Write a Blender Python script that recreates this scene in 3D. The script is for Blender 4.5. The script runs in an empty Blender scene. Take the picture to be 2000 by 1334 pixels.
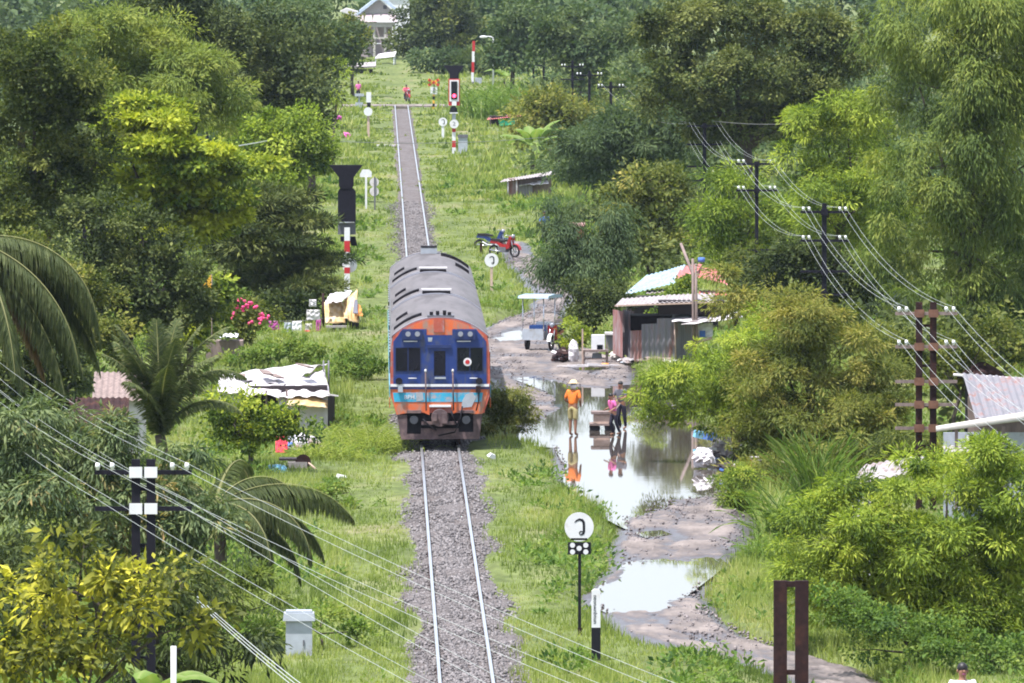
import bpy, math, random
import numpy as np
from mathutils import Matrix, Vector

# ------------------------------------------------------------------ camera, sky, sun, exposure
scene = bpy.context.scene
F_PX = 20000.0            # focal length in photo pixels (photo is 2000 wide)
CAM = np.array([-1.70, 0.0, 15.3])
VPX, VPY = 744.0, -150.0  # vanishing point of the track in photo pixels
yaw = math.atan((1000 - VPX) / F_PX)
pitch = math.atan((667 - VPY) / F_PX)
camd = bpy.data.cameras.new('camera'); cam = bpy.data.objects.new('camera', camd)
scene.collection.objects.link(cam); scene.camera = cam
cam.location = CAM
cam.rotation_euler = (math.pi / 2 - pitch, 0, -yaw)
camd.sensor_width = 36.0; camd.lens = 36.0 * F_PX / 2000.0
camd.clip_start = 1.0; camd.clip_end = 6000.0
CR = np.array(Matrix(cam.rotation_euler.to_matrix()))

SUN_EL, SUN_AZ = math.radians(69), math.atan2(-0.80, -0.60)     # from the left, a little behind the camera
world = bpy.data.worlds.new('World'); scene.world = world; world.use_nodes = True
wn = world.node_tree.nodes; wl = world.node_tree.links
sky = wn.new('ShaderNodeTexSky'); sky.sky_type = 'NISHITA'; sky.sun_disc = False
sky.sun_elevation = SUN_EL; sky.sun_rotation = SUN_AZ
sky.air_density = 1.0; sky.dust_density = 1.5; sky.ozone_density = 1.0
veil = wn.new('ShaderNodeMix'); veil.data_type = 'RGBA'; veil.inputs[0].default_value = 0.6     # thin white cloud over the whole sky
wl.new(sky.outputs[0], veil.inputs[6]); veil.inputs[7].default_value = (5.6, 6.1, 7.0, 1)
wl.new(veil.outputs[2], wn['Background'].inputs[0]); wn['Background'].inputs[1].default_value = 0.122
sl = bpy.data.lights.new('sun', 'SUN'); sl.energy = 5.0; sl.angle = math.radians(1.0); sl.color = (1.0, 0.965, 0.92)
so = bpy.data.objects.new('sun', sl); scene.collection.objects.link(so)
sdir = Vector((math.sin(SUN_AZ) * math.cos(SUN_EL), math.cos(SUN_AZ) * math.cos(SUN_EL), math.sin(SUN_EL)))
so.rotation_euler = sdir.to_track_quat('Z', 'Y').to_euler(); so.location = (0, 0, 60)
vs = scene.view_settings; vs.view_transform = 'Standard'; vs.look = 'None'; vs.gamma = 1; vs.use_curve_mapping = False
vs.exposure = 1.0
scene.render.engine = 'CYCLES'
cy = scene.cycles
cy.max_bounces = 6; cy.diffuse_bounces = 2; cy.glossy_bounces = 3; cy.transmission_bounces = 3
cy.transparent_max_bounces = 6; cy.volume_bounces = 0
cy.use_denoising = True
cy.filter_width = 1.9
cy.sample_clamp_indirect = 6

# ------------------------------------------------------------------ helpers
rng = np.random.default_rng(7)
R = random.Random(5)
COL = scene.collection

def W(px, py, d):
    """world point at distance Y=d that the photograph shows at (px, py)"""
    v = CR @ np.array([(px - 1000) / F_PX, -(py - 667) / F_PX, -1.0])
    return CAM + v * (d / v[1])
def G(px, py, z=0.0):
    v = CR @ np.array([(px - 1000) / F_PX, -(py - 667) / F_PX, -1.0])
    return CAM + v * ((z - CAM[2]) / v[2])
def D(py):                       # distance of the ground seen at row py
    return float(G(1000, py)[1])
def S(d):                        # photo pixels per metre at distance d
    return F_PX / d
def tag(o, label=None, cat=None, group=None, kind=None):
    if label: o['label'] = label
    if cat: o['category'] = cat
    if group: o['group'] = group
    if kind: o['kind'] = kind
    return o
def thing(name, loc, label, cat, group=None, rz=0.0, scale=1.0):
    o = bpy.data.objects.new(name, None); COL.objects.link(o)
    o.location = tuple(float(c) for c in loc); o.rotation_euler = (0, 0, rz); o.scale = (scale,) * 3
    o.empty_display_size = 0.2
    return tag(o, label, cat, group)
def link(name, me, parent=None):
    o = bpy.data.objects.new(name, me); COL.objects.link(o)
    if parent is not None: o.parent = parent
    return o
def copy_tree(o, parent=None):
    c = o.copy(); COL.objects.link(c); c.parent = parent
    for ch in list(o.children): copy_tree(ch, c)
    return c

class MB:
    """collects shapes and links them as one mesh object"""
    def __init__(s): s.v = []; s.f = []; s.sm = []
    def add(s, vs_, fs, smooth=False):
        n = len(s.v); s.v += [tuple(map(float, p)) for p in vs_]
        s.f += [tuple(i + n for i in f) for f in fs]; s.sm += [smooth] * len(fs); return s
    def box(s, c, size, rot=None, taper=1.0):
        x, y, z = [q / 2 for q in size]
        P = [(-x, -y, -z), (x, -y, -z), (x, y, -z), (-x, y, -z), (-x * taper, -y * taper, z), (x * taper, -y * taper, z), (x * taper, y * taper, z), (-x * taper, y * taper, z)]
        if rot is not None:
            m = Matrix.Rotation(rot[2], 3, 'Z') @ Matrix.Rotation(rot[1], 3, 'Y') @ Matrix.Rotation(rot[0], 3, 'X')
            P = [m @ Vector(p) for p in P]
        P = [(p[0] + c[0], p[1] + c[1], p[2] + c[2]) for p in P]
        return s.add(P, [(0, 3, 2, 1), (4, 5, 6, 7), (0, 1, 5, 4), (1, 2, 6, 5), (2, 3, 7, 6), (3, 0, 4, 7)])
    def tube(s, pts, rad, n=8, cap=True):
        pts = [Vector(tuple(map(float, p))) for p in pts]
        if not hasattr(rad, '__len__'): rad = [rad] * len(pts)
        V = []; Fc = []
        for i, p in enumerate(pts):
            t = (pts[min(i + 1, len(pts) - 1)] - pts[max(i - 1, 0)])
            t = t.normalized() if t.length > 1e-9 else Vector((0, 0, 1))
            a = t.cross(Vector((0, 0, 1)) if abs(t.z) < 0.9 else Vector((1, 0, 0))).normalized(); b = t.cross(a)
            for k in range(n):
                q = 2 * math.pi * k / n
                V.append(p + (a * math.cos(q) + b * math.sin(q)) * rad[i])
        for i in range(len(pts) - 1):
            for k in range(n):
                k2 = (k + 1) % n
                Fc.append((i * n + k, (i + 1) * n + k, (i + 1) * n + k2, i * n + k2))
        s.add(V, Fc, True)
        if cap:
            m = len(pts) - 1
            s.f.append(tuple(len(s.v) - len(V) + k for k in range(n))); s.sm.append(False)
            s.f.append(tuple(len(s.v) - len(V) + m * n + n - 1 - k for k in range(n))); s.sm.append(False)
        return s
    def prism(s, outline, y0, y1, axis='y'):
        """outline of (x,z) points counterclockwise seen from -y, extruded y0..y1"""
        n = len(outline)
        def P(a, b, c):
            return {'y': (a, c, b), 'x': (c, a, b), 'z': (a, b, c)}[axis]
        V = [P(a, b, y0) for a, b in outline] + [P(a, b, y1) for a, b in outline]
        Fc = [tuple(range(n)), tuple(range(2 * n - 1, n - 1, -1))]
        for k in range(n):
            k2 = (k + 1) % n; Fc.append((k, k + n, k2 + n, k2))
        return s.add(V, Fc)
    def disc(s, c, r, y0, y1, n=24):
        return s.prism([(c[0] + r * math.cos(2 * math.pi * k / n), c[1] + r * math.sin(2 * math.pi * k / n)) for k in range(n)], y0, y1)
    def sphere(s, c, r, nu=12, nv=8):
        if not hasattr(r, '__len__'): r = (r, r, r)
        V = []; Fc = []
        for i in range(nv + 1):
            th = math.pi * i / nv
            for k in range(nu):
                ph = 2 * math.pi * k / nu
                V.append((c[0] + r[0] * math.sin(th) * math.cos(ph), c[1] + r[1] * math.sin(th) * math.sin(ph), c[2] + r[2] * math.cos(th)))
        for i in range(nv):
            for k in range(nu):
                k2 = (k + 1) % nu; Fc.append((i * nu + k, (i + 1) * nu + k, (i + 1) * nu + k2, i * nu + k2))
        return s.add(V, Fc, True)
    def mesh(s, name, m=None):
        me = bpy.data.meshes.new(name); me.from_pydata(s.v, [], s.f)
        me.polygons.foreach_set('use_smooth', s.sm)
        if m: me.materials.append(m)
        me.validate(); me.update(); return me
    def build(s, name, m, parent=None):
        return link(name, s.mesh(name, m), parent)

def sheet_mesh(name, P, nu, nv, m, smooth=True):
    """grid mesh from an array of (nu*nv,3) points"""
    me = bpy.data.meshes.new(name)
    idx = np.arange(nu * nv).reshape(nu, nv)
    q = np.stack([idx[:-1, :-1], idx[1:, :-1], idx[1:, 1:], idx[:-1, 1:]], -1).reshape(-1, 4)
    raw_mesh(me, P, q, 4); me.materials.append(m)
    me.polygons.foreach_set('use_smooth', np.full(len(q), smooth)); me.update(); return me
def raw_mesh(me, V, Fq, n):
    V = np.ascontiguousarray(V, np.float32); Fq = np.ascontiguousarray(Fq, np.int32)
    me.vertices.add(len(V)); me.vertices.foreach_set('co', V.ravel())
    me.loops.add(Fq.size); me.loops.foreach_set('vertex_index', Fq.ravel())
    me.polygons.add(len(Fq)); me.polygons.foreach_set('loop_start', np.arange(0, Fq.size, n, dtype=np.int32))
    me.update(calc_edges=True)

# smooth noise from random waves
class Waves:
    def __init__(s, seed, scale, n=10):
        r = np.random.default_rng(seed); a = r.uniform(0, 2 * math.pi, n); k = 2 * math.pi / scale * r.uniform(0.5, 1.8, n)
        s.kx = k * np.cos(a); s.ky = k * np.sin(a); s.p = r.uniform(0, 6.28, n); s.n = n
    def __call__(s, x, y):
        o = 0
        for i in range(s.n): o = o + np.sin(s.kx[i] * x + s.ky[i] * y + s.p[i])
        return o / math.sqrt(s.n)

# ------------------------------------------------------------------ materials
def nodes_of(name):
    m = bpy.data.materials.new(name); m.use_nodes = True
    return m, m.node_tree.nodes, m.node_tree.links, m.node_tree.nodes['Principled BSDF']
def mat(name, col, rough=0.6, var=0.25, scale=6.0, metal=0.0, dirt=None, dirt_amt=0.5, dscale=2.5, bump=0.0, spec=0.4, coords='Object', stretch=None):
    m, n, l, b = nodes_of(name)
    tc = n.new('ShaderNodeTexCoord'); mp = n.new('ShaderNodeMapping'); l.new(tc.outputs[coords], mp.inputs[0])
    if stretch: mp.inputs['Scale'].default_value = stretch
    nz = n.new('ShaderNodeTexNoise'); nz.inputs['Scale'].default_value = scale; nz.inputs['Detail'].default_value = 5
    l.new(mp.outputs[0], nz.inputs[0])
    r = n.new('ShaderNodeValToRGB'); r.color_ramp.elements[0].position = 0.3; r.color_ramp.elements[1].position = 0.7
    r.color_ramp.elements[0].color = (*[c * (1 - var) for c in col], 1); r.color_ramp.elements[1].color = (*[min(1, c * (1 + var * 0.7)) for c in col], 1)
    l.new(nz.outputs[0], r.inputs[0]); out = r.outputs[0]
    if dirt is not None:
        n2 = n.new('ShaderNodeTexNoise'); n2.inputs['Scale'].default_value = dscale; n2.inputs['Detail'].default_value = 8; n2.inputs['Roughness'].default_value = 0.65
        l.new(mp.outputs[0], n2.inputs[0])
        mr = n.new('ShaderNodeMapRange'); mr.inputs[1].default_value = 0.62 - 0.25 * dirt_amt; mr.inputs[2].default_value = 0.75 - 0.2 * dirt_amt
        l.new(n2.outputs[0], mr.inputs[0])
        mx = n.new('ShaderNodeMix'); mx.data_type = 'RGBA'; l.new(mr.outputs[0], mx.inputs[0]); l.new(out, mx.inputs[6]); mx.inputs[7].default_value = (*dirt, 1)
        out = mx.outputs[2]
    l.new(out, b.inputs['Base Color']); b.inputs['Roughness'].default_value = rough; b.inputs['Metallic'].default_value = metal
    b.inputs['Specular IOR Level'].default_value = spec
    if bump:
        bp = n.new('ShaderNodeBump'); bp.inputs['Strength'].default_value = bump; bp.inputs['Distance'].default_value = 0.02
        l.new(nz.outputs[0], bp.inputs['Height']); l.new(bp.outputs[0], b.inputs['Normal'])
    return m
def leafmat(name, cols, trans=0.32, rough=0.45, tcol=1.5):
    """cols: colours along each leaf's own tint value"""
    m, n, l, b = nodes_of(name)
    at = n.new('ShaderNodeAttribute'); at.attribute_name = 'tint'
    r = n.new('ShaderNodeValToRGB'); el = r.color_ramp.elements
    while len(el) < len(cols): el.new(0.5)
    for i, c in enumerate(cols):
        el[i].position = i / (len(cols) - 1); el[i].color = (*c, 1)
    l.new(at.outputs['Fac'], r.inputs[0]); l.new(r.outputs[0], b.inputs['Base Color'])
    b.inputs['Roughness'].default_value = rough + .15; b.inputs['Specular IOR Level'].default_value = 0.10
    t = n.new('ShaderNodeBsdfTranslucent')
    mu = n.new('ShaderNodeMix'); mu.data_type = 'RGBA'; mu.blend_type = 'MULTIPLY'; mu.inputs[0].default_value = 1.0
    l.new(r.outputs[0], mu.inputs[6]); mu.inputs[7].default_value = (tcol * 1.05, tcol * 1.1, tcol * 0.6, 1); l.new(mu.outputs[2], t.inputs[0])
    ms = n.new('ShaderNodeMixShader'); ms.inputs[0].default_value = trans
    l.new(b.outputs[0], ms.inputs[1]); l.new(t.outputs[0], ms.inputs[2]); l.new(ms.outputs[0], n['Material Output'].inputs[0])
    return m

M = {}
M['leaf_mimosa'] = leafmat('leaf_mimosa', [(.044, .078, .018), (.130, .190, .028), (.270, .335, .048), (.410, .440, .075)])
M['leaf_olive'] = leafmat('leaf_olive', [(.036, .054, .016), (.092, .115, .028), (.175, .190, .045), (.300, .265, .075)])
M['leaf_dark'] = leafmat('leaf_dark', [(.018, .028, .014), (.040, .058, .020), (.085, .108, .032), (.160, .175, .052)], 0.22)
M['leaf_almond'] = leafmat('leaf_almond', [(.030, .058, .018), (.080, .125, .024), (.220, .270, .034), (.400, .420, .050)])
M['leaf_fine'] = leafmat('leaf_fine', [(.040, .066, .020), (.092, .134, .034), (.175, .220, .050), (.275, .300, .070)])
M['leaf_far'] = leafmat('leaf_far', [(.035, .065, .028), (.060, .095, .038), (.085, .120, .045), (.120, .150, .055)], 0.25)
M['leaf_grey'] = leafmat('leaf_grey', [(.045, .075, .038), (.070, .105, .050), (.095, .135, .060), (.130, .165, .075)])
M['leaf_mango'] = leafmat('leaf_mango', [(.046, .074, .034), (.100, .140, .062), (.175, .210, .090), (.300, .210, .090)], 0.25, 0.35)
M['leaf_yellow'] = leafmat('leaf_yellow', [(.040, .052, .020), (.090, .105, .028), (.290, .285, .042), (.620, .555, .075)], 0.4)
M['leaf_palm'] = leafmat('leaf_palm', [(.040, .058, .026), (.080, .105, .040), (.140, .160, .066), (.240, .210, .100)], 0.25, 0.35)
M['leaf_brown'] = leafmat('leaf_brown', [(.14, .09, .05), (.20, .13, .07), (.28, .19, .10)], 0.3)
M['leaf_cane'] = leafmat('leaf_cane', [(.060, .110, .030), (.110, .180, .040), (.160, .230, .060), (.30, .32, .15)])
M['grass'] = leafmat('grass', [(.085, .125, .034), (.170, .220, .054), (.260, .300, .084), (.355, .345, .155)], 0.38, 0.6)
M['weed'] = leafmat('weed', [(.042, .085, .024), (.090, .155, .034), (.160, .225, .050), (.240, .275, .070)], 0.35)
M['flower'] = mat('flower_pink', (.75, .06, .22), .6, .2)
M['bark'] = mat('bark', (.075, .058, .045), .9, .35, 9, bump=.6)
M['bark_dark'] = mat('bark_dark', (.05, .038, .03), .9, .35, 9, bump=.6)
M['ballast'] = None
M['steel_top'] = mat('rail_head', (.66, .66, .68), .36, .08, metal=1.0)
M['rust'] = mat('rusty_iron', (.028, .014, .015), .85, .35, 12, dirt=(.060, .026, .020), dirt_amt=.5, spec=.15)
M['black_iron'] = mat('black_iron', (.010, .009, .016), .7, .3, 8, spec=.15)
M['porcelain'] = mat('porcelain', (.82, .82, .84), .18, .05)
M['white'] = mat('white_paint', (.66, .66, .69), .5, .08, 5, dirt=(.50, .46, .44), dirt_amt=.25)
M['white_dirty'] = mat('white_sheet', (.58, .55, .57), .6, .12, 4, dirt=(.42, .38, .37), dirt_amt=.5)
M['black'] = mat('black_paint', (.009, .009, .014), .6, .3, spec=.2)
M['red'] = mat('red_paint', (.42, .022, .028), .45, .15)
M['yellow'] = mat('yellow_paint', (.70, .38, .04), .5, .15)
M['grey'] = mat('grey_paint', (.34, .37, .42), .55, .12, 5, dirt=(.22, .21, .20), dirt_amt=.3)
M['grey_dark'] = mat('dark_grey_paint', (.11, .11, .13), .6, .2)
M['wire'] = mat('wire_metal', (.62, .64, .62), .35, .1, metal=.5)
M['wire_dark'] = mat('wire_dark', (.12, .12, .12), .5, .2)
M['t_blue'] = mat('train_blue', (.014, .036, .170), .42, .18, 3, dirt=(.060, .068, .11), dirt_amt=.45, dscale=4, stretch=(1, 1, .4))
M['t_bluedark'] = mat('train_dark_blue', (.015, .028, .110), .45, .2, 3)
M['t_orange'] = mat('train_orange', (.60, .125, .040), .45, .15, 3, dirt=(.30, .19, .15), dirt_amt=.55, dscale=3.5, stretch=(1, 1, .5))
M['t_red'] = mat('train_red_edge', (.40, .085, .055), .5, .2, 4, dirt=(.30, .22, .22), dirt_amt=.4)
M['t_cyan'] = mat('train_cyan', (.035, .330, .52), .45, .12, 3, dirt=(.34, .30, .32), dirt_amt=.45, dscale=4)
M['t_roof'] = mat('train_roof', (.118, .103, .106), .55, .18, 2.0, dirt=(.060, .049, .048), dirt_amt=.6, dscale=1.6, metal=.1, stretch=(1, .12, 1))
M['t_side'] = mat('train_side', (.22, .22, .26), .45, .15, 2, dirt=(.2, .18, .2), dirt_amt=.4)
M['t_under'] = mat('train_underframe', (.105, .070, .075), .85, .3, 5, dirt=(.17, .115, .11), dirt_amt=.5)
M['t_black'] = mat('train_black', (.012, .010, .015), .75, .3, spec=.2)
M['glass'] = mat('dark_glass', (.006, .007, .014), .06, .2, spec=.35)
M['lamp_glass'] = mat('lamp_glass', (.26, .27, .32), .15, .1)
M['cor_grey'] = mat('corrugated_grey', (.20, .192, .215), .5, .2, 3, dirt=(.22, .115, .10), dirt_amt=.45, dscale=3, metal=.2, stretch=(1, 1, .25))
M['cor_rust'] = mat('corrugated_rust', (.26, .125, .115), .7, .25, 4, dirt=(.30, .24, .25), dirt_amt=.5, dscale=3, stretch=(1, 1, .25))
M['cor_blue'] = mat('corrugated_blue', (.22, .32, .40), .5, .15, 3, dirt=(.34, .37, .40), dirt_amt=.5)
M['cor_red'] = mat('corrugated_red', (.40, .10, .09), .5, .2, 3, dirt=(.50, .28, .25), dirt_amt=.4)
M['cor_pale'] = mat('corrugated_pale', (.30, .27, .275), .6, .25, 3, dirt=(.17, .115, .10), dirt_amt=.4)
M['wood'] = mat('weathered_wood', (.20, .15, .14), .85, .3, 8, stretch=(1, 1, .3))
M['wood_pale'] = mat('pale_wood', (.48, .35, .29), .8, .2, 8)
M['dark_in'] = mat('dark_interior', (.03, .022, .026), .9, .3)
M['tarp_y'] = mat('tarp_yellow', (.46, .31, .14), .55, .2, 3, dirt=(.62, .48, .34), dirt_amt=.6)
M['tarp_o'] = mat('tarp_orange', (.72, .28, .06), .55, .2, 3)
M['tarp_w'] = mat('tarp_white', (.58, .55, .58), .55, .12, 3, dirt=(.40, .34, .34), dirt_amt=.45)
M['block'] = mat('painted_board', (.55, .54, .57), .75, .12, 4)
M['cream'] = mat('cream_wall', (.46, .43, .41), .7, .1)
M['roof_tile'] = mat('roof_tile', (.34, .28, .30), .7, .15)
M['roof_blue'] = mat('roof_blue', (.42, .50, .62), .6, .15)
M['cloth_pink'] = mat('cloth_pink', (.72, .15, .42), .8, .15)
M['cloth_magenta'] = mat('cloth_magenta', (.42, .08, .30), .8, .15)
M['cloth_orange'] = mat('cloth_orange', (.78, .20, .03), .8, .15)
M['cloth_khaki'] = mat('cloth_khaki', (.42, .36, .17), .8, .15)
M['cloth_dark'] = mat('cloth_dark', (.020, .017, .035), .85, .2)
M['cloth_grey'] = mat('cloth_grey', (.12, .12, .15), .85, .2)
M['cloth_white'] = mat('cloth_white', (.80, .80, .84), .8, .06)
M['cloth_blue'] = mat('cloth_blue', (.06, .14, .42), .8, .15)
M['cloth_red'] = mat('cloth_red', (.60, .04, .07), .8, .15)
M['cloth_hot'] = mat('cloth_hot_pink', (.85, .07, .17), .8, .1)
M['skin'] = mat('skin', (.27, .135, .085), .55, .12)
M['hair'] = mat('hair', (.012, .010, .012), .5, .2)
M['rubber'] = mat('rubber', (.016, .014, .018), .8, .2)
M['bike_red'] = mat('bike_red', (.30, .018, .022), .3, .12)
M['chrome'] = mat('chrome', (.6, .6, .63), .2, .1, metal=.9)
M['blue_plastic'] = mat('blue_plastic', (.22, .52, .72), .4, .1)
M['green_tarp'] = mat('green_tarp', (.02, .42, .22), .5, .15)
M['straw'] = mat('straw', (.62, .48, .28), .8, .2)

def ground_mat():
    m, n, l, b = nodes_of('ground_soil')
    g = n.new('ShaderNodeNewGeometry')
    def noise(sc, det=6):
        mp = n.new('ShaderNodeMapping'); mp.inputs['Scale'].default_value = (1, .35, 1); l.new(g.outputs['Position'], mp.inputs[0])
        z = n.new('ShaderNodeTexNoise'); z.inputs['Scale'].default_value = sc; z.inputs['Detail'].default_value = det; l.new(mp.outputs[0], z.inputs[0]); return z
    a = noise(.35); c = noise(3.0)
    r = n.new('ShaderNodeValToRGB'); e = r.color_ramp.elements
    e[0].position = .3; e[0].color = (.085, .115, .038, 1); e[1].position = .55; e[1].color = (.145, .175, .060, 1)
    q = e.new(.72); q.color = (.20, .19, .10, 1)
    l.new(a.outputs[0], r.inputs[0])
    r2 = n.new('ShaderNodeValToRGB'); r2.color_ramp.elements[0].color = (.5, .5, .5, 1); r2.color_ramp.elements[1].color = (1, 1, 1, 1); r2.color_ramp.elements[0].position = .35; r2.color_ramp.elements[1].position = .65
    l.new(c.outputs[0], r2.inputs[0])
    mx = n.new('ShaderNodeMix'); mx.data_type = 'RGBA'; mx.blend_type = 'MULTIPLY'; mx.inputs[0].default_value = .8
    l.new(r.outputs[0], mx.inputs[6]); l.new(r2.outputs[0], mx.inputs[7]); l.new(mx.outputs[2], b.inputs['Base Color']); b.inputs['Roughness'].default_value = .95
    b.inputs['Specular IOR Level'].default_value = .1
    return m
def ballast_mat():
    m, n, l, b = nodes_of('ballast_stone')
    g = n.new('ShaderNodeNewGeometry')
    v = n.new('ShaderNodeTexVoronoi'); v.inputs['Scale'].default_value = 14; l.new(g.outputs['Position'], v.inputs[0])
    mp = n.new('ShaderNodeMapping'); mp.inputs['Scale'].default_value = (1, .3, 1); l.new(g.outputs['Position'], mp.inputs[0])
    z = n.new('ShaderNodeTexNoise'); z.inputs['Scale'].default_value = .8; z.inputs['Detail'].default_value = 8; z.inputs['Roughness'].default_value = .7; l.new(mp.outputs[0], z.inputs[0])
    r = n.new('ShaderNodeValToRGB'); e = r.color_ramp.elements
    e[0].color = (.066, .060, .062, 1); e[1].color = (.200, .182, .186, 1); l.new(v.outputs['Color'], r.inputs[0])
    r2 = n.new('ShaderNodeValToRGB'); e = r2.color_ramp.elements; e[0].position = .35; e[1].position = .68
    e[0].color = (.62, .55, .50, 1); e[1].color = (1, 1, 1, 1); l.new(z.outputs[0], r2.inputs[0])
    mx = n.new('ShaderNodeMix'); mx.data_type = 'RGBA'; mx.blend_type = 'MULTIPLY'; mx.inputs[0].default_value = .9
    l.new(r.outputs[0], mx.inputs[6]); l.new(r2.outputs[0], mx.inputs[7]); l.new(mx.outputs[2], b.inputs['Base Color'])
    bp = n.new('ShaderNodeBump'); bp.inputs['Strength'].default_value = .8; bp.inputs['Distance'].default_value = .04; l.new(v.outputs['Distance'], bp.inputs['Height']); l.new(bp.outputs[0], b.inputs['Normal'])
    b.inputs['Roughness'].default_value = .85; b.inputs['Specular IOR Level'].default_value = .2
    return m
def road_mat():
    m, n, l, b = nodes_of('dirt_road_mud')
    g = n.new('ShaderNodeNewGeometry'); sp = n.new('ShaderNodeSeparateXYZ'); l.new(g.outputs['Position'], sp.inputs[0])
    mp = n.new('ShaderNodeMapping'); mp.inputs['Scale'].default_value = (1, .22, 1); l.new(g.outputs['Position'], mp.inputs[0])
    z = n.new('ShaderNodeTexNoise'); z.inputs['Scale'].default_value = 1.1; z.inputs['Detail'].default_value = 9; z.inputs['Roughness'].default_value = .68; l.new(mp.outputs[0], z.inputs[0])
    r = n.new('ShaderNodeValToRGB'); e = r.color_ramp.elements
    e[0].position = .34; e[0].color = (.082, .067, .062, 1); e[1].position = .66; e[1].color = (.235, .198, .184, 1); l.new(z.outputs[0], r.inputs[0])
    wet = n.new('ShaderNodeMapRange'); wet.inputs[1].default_value = -.045; wet.inputs[2].default_value = .012; wet.inputs[3].default_value = 0; wet.inputs[4].default_value = 1; l.new(sp.outputs['Z'], wet.inputs[0])
    mx = n.new('ShaderNodeMix'); mx.data_type = 'RGBA'; l.new(wet.outputs[0], mx.inputs[0]); mx.inputs[6].default_value = (.060, .048, .050, 1); l.new(r.outputs[0], mx.inputs[7])
    l.new(mx.outputs[2], b.inputs['Base Color'])
    rr = n.new('ShaderNodeMapRange'); rr.inputs[3].default_value = .30; rr.inputs[4].default_value = .9; l.new(wet.outputs[0], rr.inputs[0]); l.new(rr.outputs[0], b.inputs['Roughness'])
    bp = n.new('ShaderNodeBump'); bp.inputs['Strength'].default_value = .6; bp.inputs['Distance'].default_value = .05; l.new(z.outputs[0], bp.inputs['Height']); l.new(bp.outputs[0], b.inputs['Normal'])
    b.inputs['Specular IOR Level'].default_value = .3
    return m
def water_mat():
    m, n, l, b = nodes_of('puddle_water')
    g = n.new('ShaderNodeNewGeometry')
    mp = n.new('ShaderNodeMapping'); mp.inputs['Scale'].default_value = (.5, 1.0, 1); l.new(g.outputs['Position'], mp.inputs[0])
    z = n.new('ShaderNodeTexNoise'); z.inputs['Scale'].default_value = 1.1; z.inputs['Detail'].default_value = 3; l.new(mp.outputs[0], z.inputs[0])
    bp = n.new('ShaderNodeBump'); bp.inputs['Strength'].default_value = .05; bp.inputs['Distance'].default_value = .008; l.new(z.outputs[0], bp.inputs['Height']); l.new(bp.outputs[0], b.inputs['Normal'])
    b.inputs['Base Color'].default_value = (.085, .070, .060, 1); b.inputs['Roughness'].default_value = .02; b.inputs['IOR'].default_value = 1.33; b.inputs['Specular IOR Level'].default_value = .5
    return m
M['ground'] = ground_mat(); M['ballast'] = ballast_mat(); M['road'] = road_mat(); M['water'] = water_mat()

# ------------------------------------------------------------------ ground, road, puddles, track
ROWS = [(1420, 1690, 1880), (1334, 1585, 1740), (1300, 1480, 1680), (1265, 1340, 1540), (1230, 1225, 1450), (1190, 1160, 1385), (1150, 1165, 1360), (1100, 1195, 1400),
        (1050, 1222, 1450), (1000, 1215, 1455), (960, 1150, 1420), (920, 1100, 1400), (880, 1085, 1400), (850, 1030, 1390), (800, 1020, 1330), (765, 1000, 1275),
        (735, 945, 1240), (700, 915, 1215), (670, 915, 1120), (645, 935, 1085), (622, 985, 1090), (600, 1045, 1100), (575, 1058, 1112), (545, 1030, 1098), (512, 998, 1060), (490, 985, 1035), (470, 985, 1020)]
RY = []; RL = []; RRt = []
for y, a, c in ROWS:
    pa, pc = G(a, y), G(c, y); RY.append(pa[1]); RL.append(pa[0]); RRt.append(pc[0])
RY, RL, RRt = map(np.array, (RY, RL, RRt))
nzA = Waves(1, 2.2); nzB = Waves(2, .8); nzC = Waves(3, 6.0); nzE = Waves(4, 9.0)
def road_in(x, y):
    """metres inside the road (negative outside)"""
    L = np.interp(y, RY, RL) + .12 * nzA(x * .3, y * .25); Q = np.interp(y, RY, RRt) + .14 * nzA(x * .3 + 9, y * .25)
    s = np.minimum(x - L, Q - x)
    return np.where((y < RY[0]) | (y > RY[-1]), -9.0, s)
PUD = [  # puddle outlines in photo pixels
    [(1000, 737), (1040, 736), (1085, 742), (1108, 752), (1180, 752), (1245, 748), (1330, 790), (1400, 845), (1402, 905), (1392, 962), (1300, 978), (1265, 992), (1215, 1006), (1150, 975), (1105, 935), (1110, 900), (1090, 868), (1028, 862), (1030, 838), (1090, 800), (1078, 770), (1030, 752)],
    [(1165, 1172), (1182, 1140), (1228, 1098), (1300, 1090), (1390, 1088), (1408, 1102), (1345, 1150), (1290, 1188), (1215, 1196)],
    [(962, 655), (1000, 645), (1062, 640), (1066, 650), (1020, 662), (975, 664)],
    [(1240, 1036), (1290, 1032), (1310, 1040), (1262, 1046)],
    [(1120, 716), (1180, 712), (1200, 718), (1150, 723)],
]
YS = 0.085   # puddles are judged in a space where depth is squeezed
def poly_sd(x, y, P):
    P = np.array([G(*p)[:2] for p in P]); P[:, 1] *= YS; y = y * YS
    best = np.full(x.shape, 1e9); ins = np.zeros(x.shape, bool)
    for i in range(len(P)):
        a, c = P[i], P[(i + 1) % len(P)]; e = c - a
        t = np.clip(((x - a[0]) * e[0] + (y - a[1]) * e[1]) / (e @ e), 0, 1)
        best = np.minimum(best, np.hypot(x - a[0] - t * e[0], y - a[1] - t * e[1]))
        cr = ((a[1] > y) != (c[1] > y)) & (x < (c[0] - a[0]) * (y - a[1]) / (c[1] - a[1] + 1e-12) + a[0]); ins ^= cr
    return np.where(ins, best, -best)
def pud_in(x, y):
    s = np.full(np.shape(x), -9.0)
    for P in PUD: s = np.maximum(s, poly_sd(x, y, P))
    return s
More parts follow.
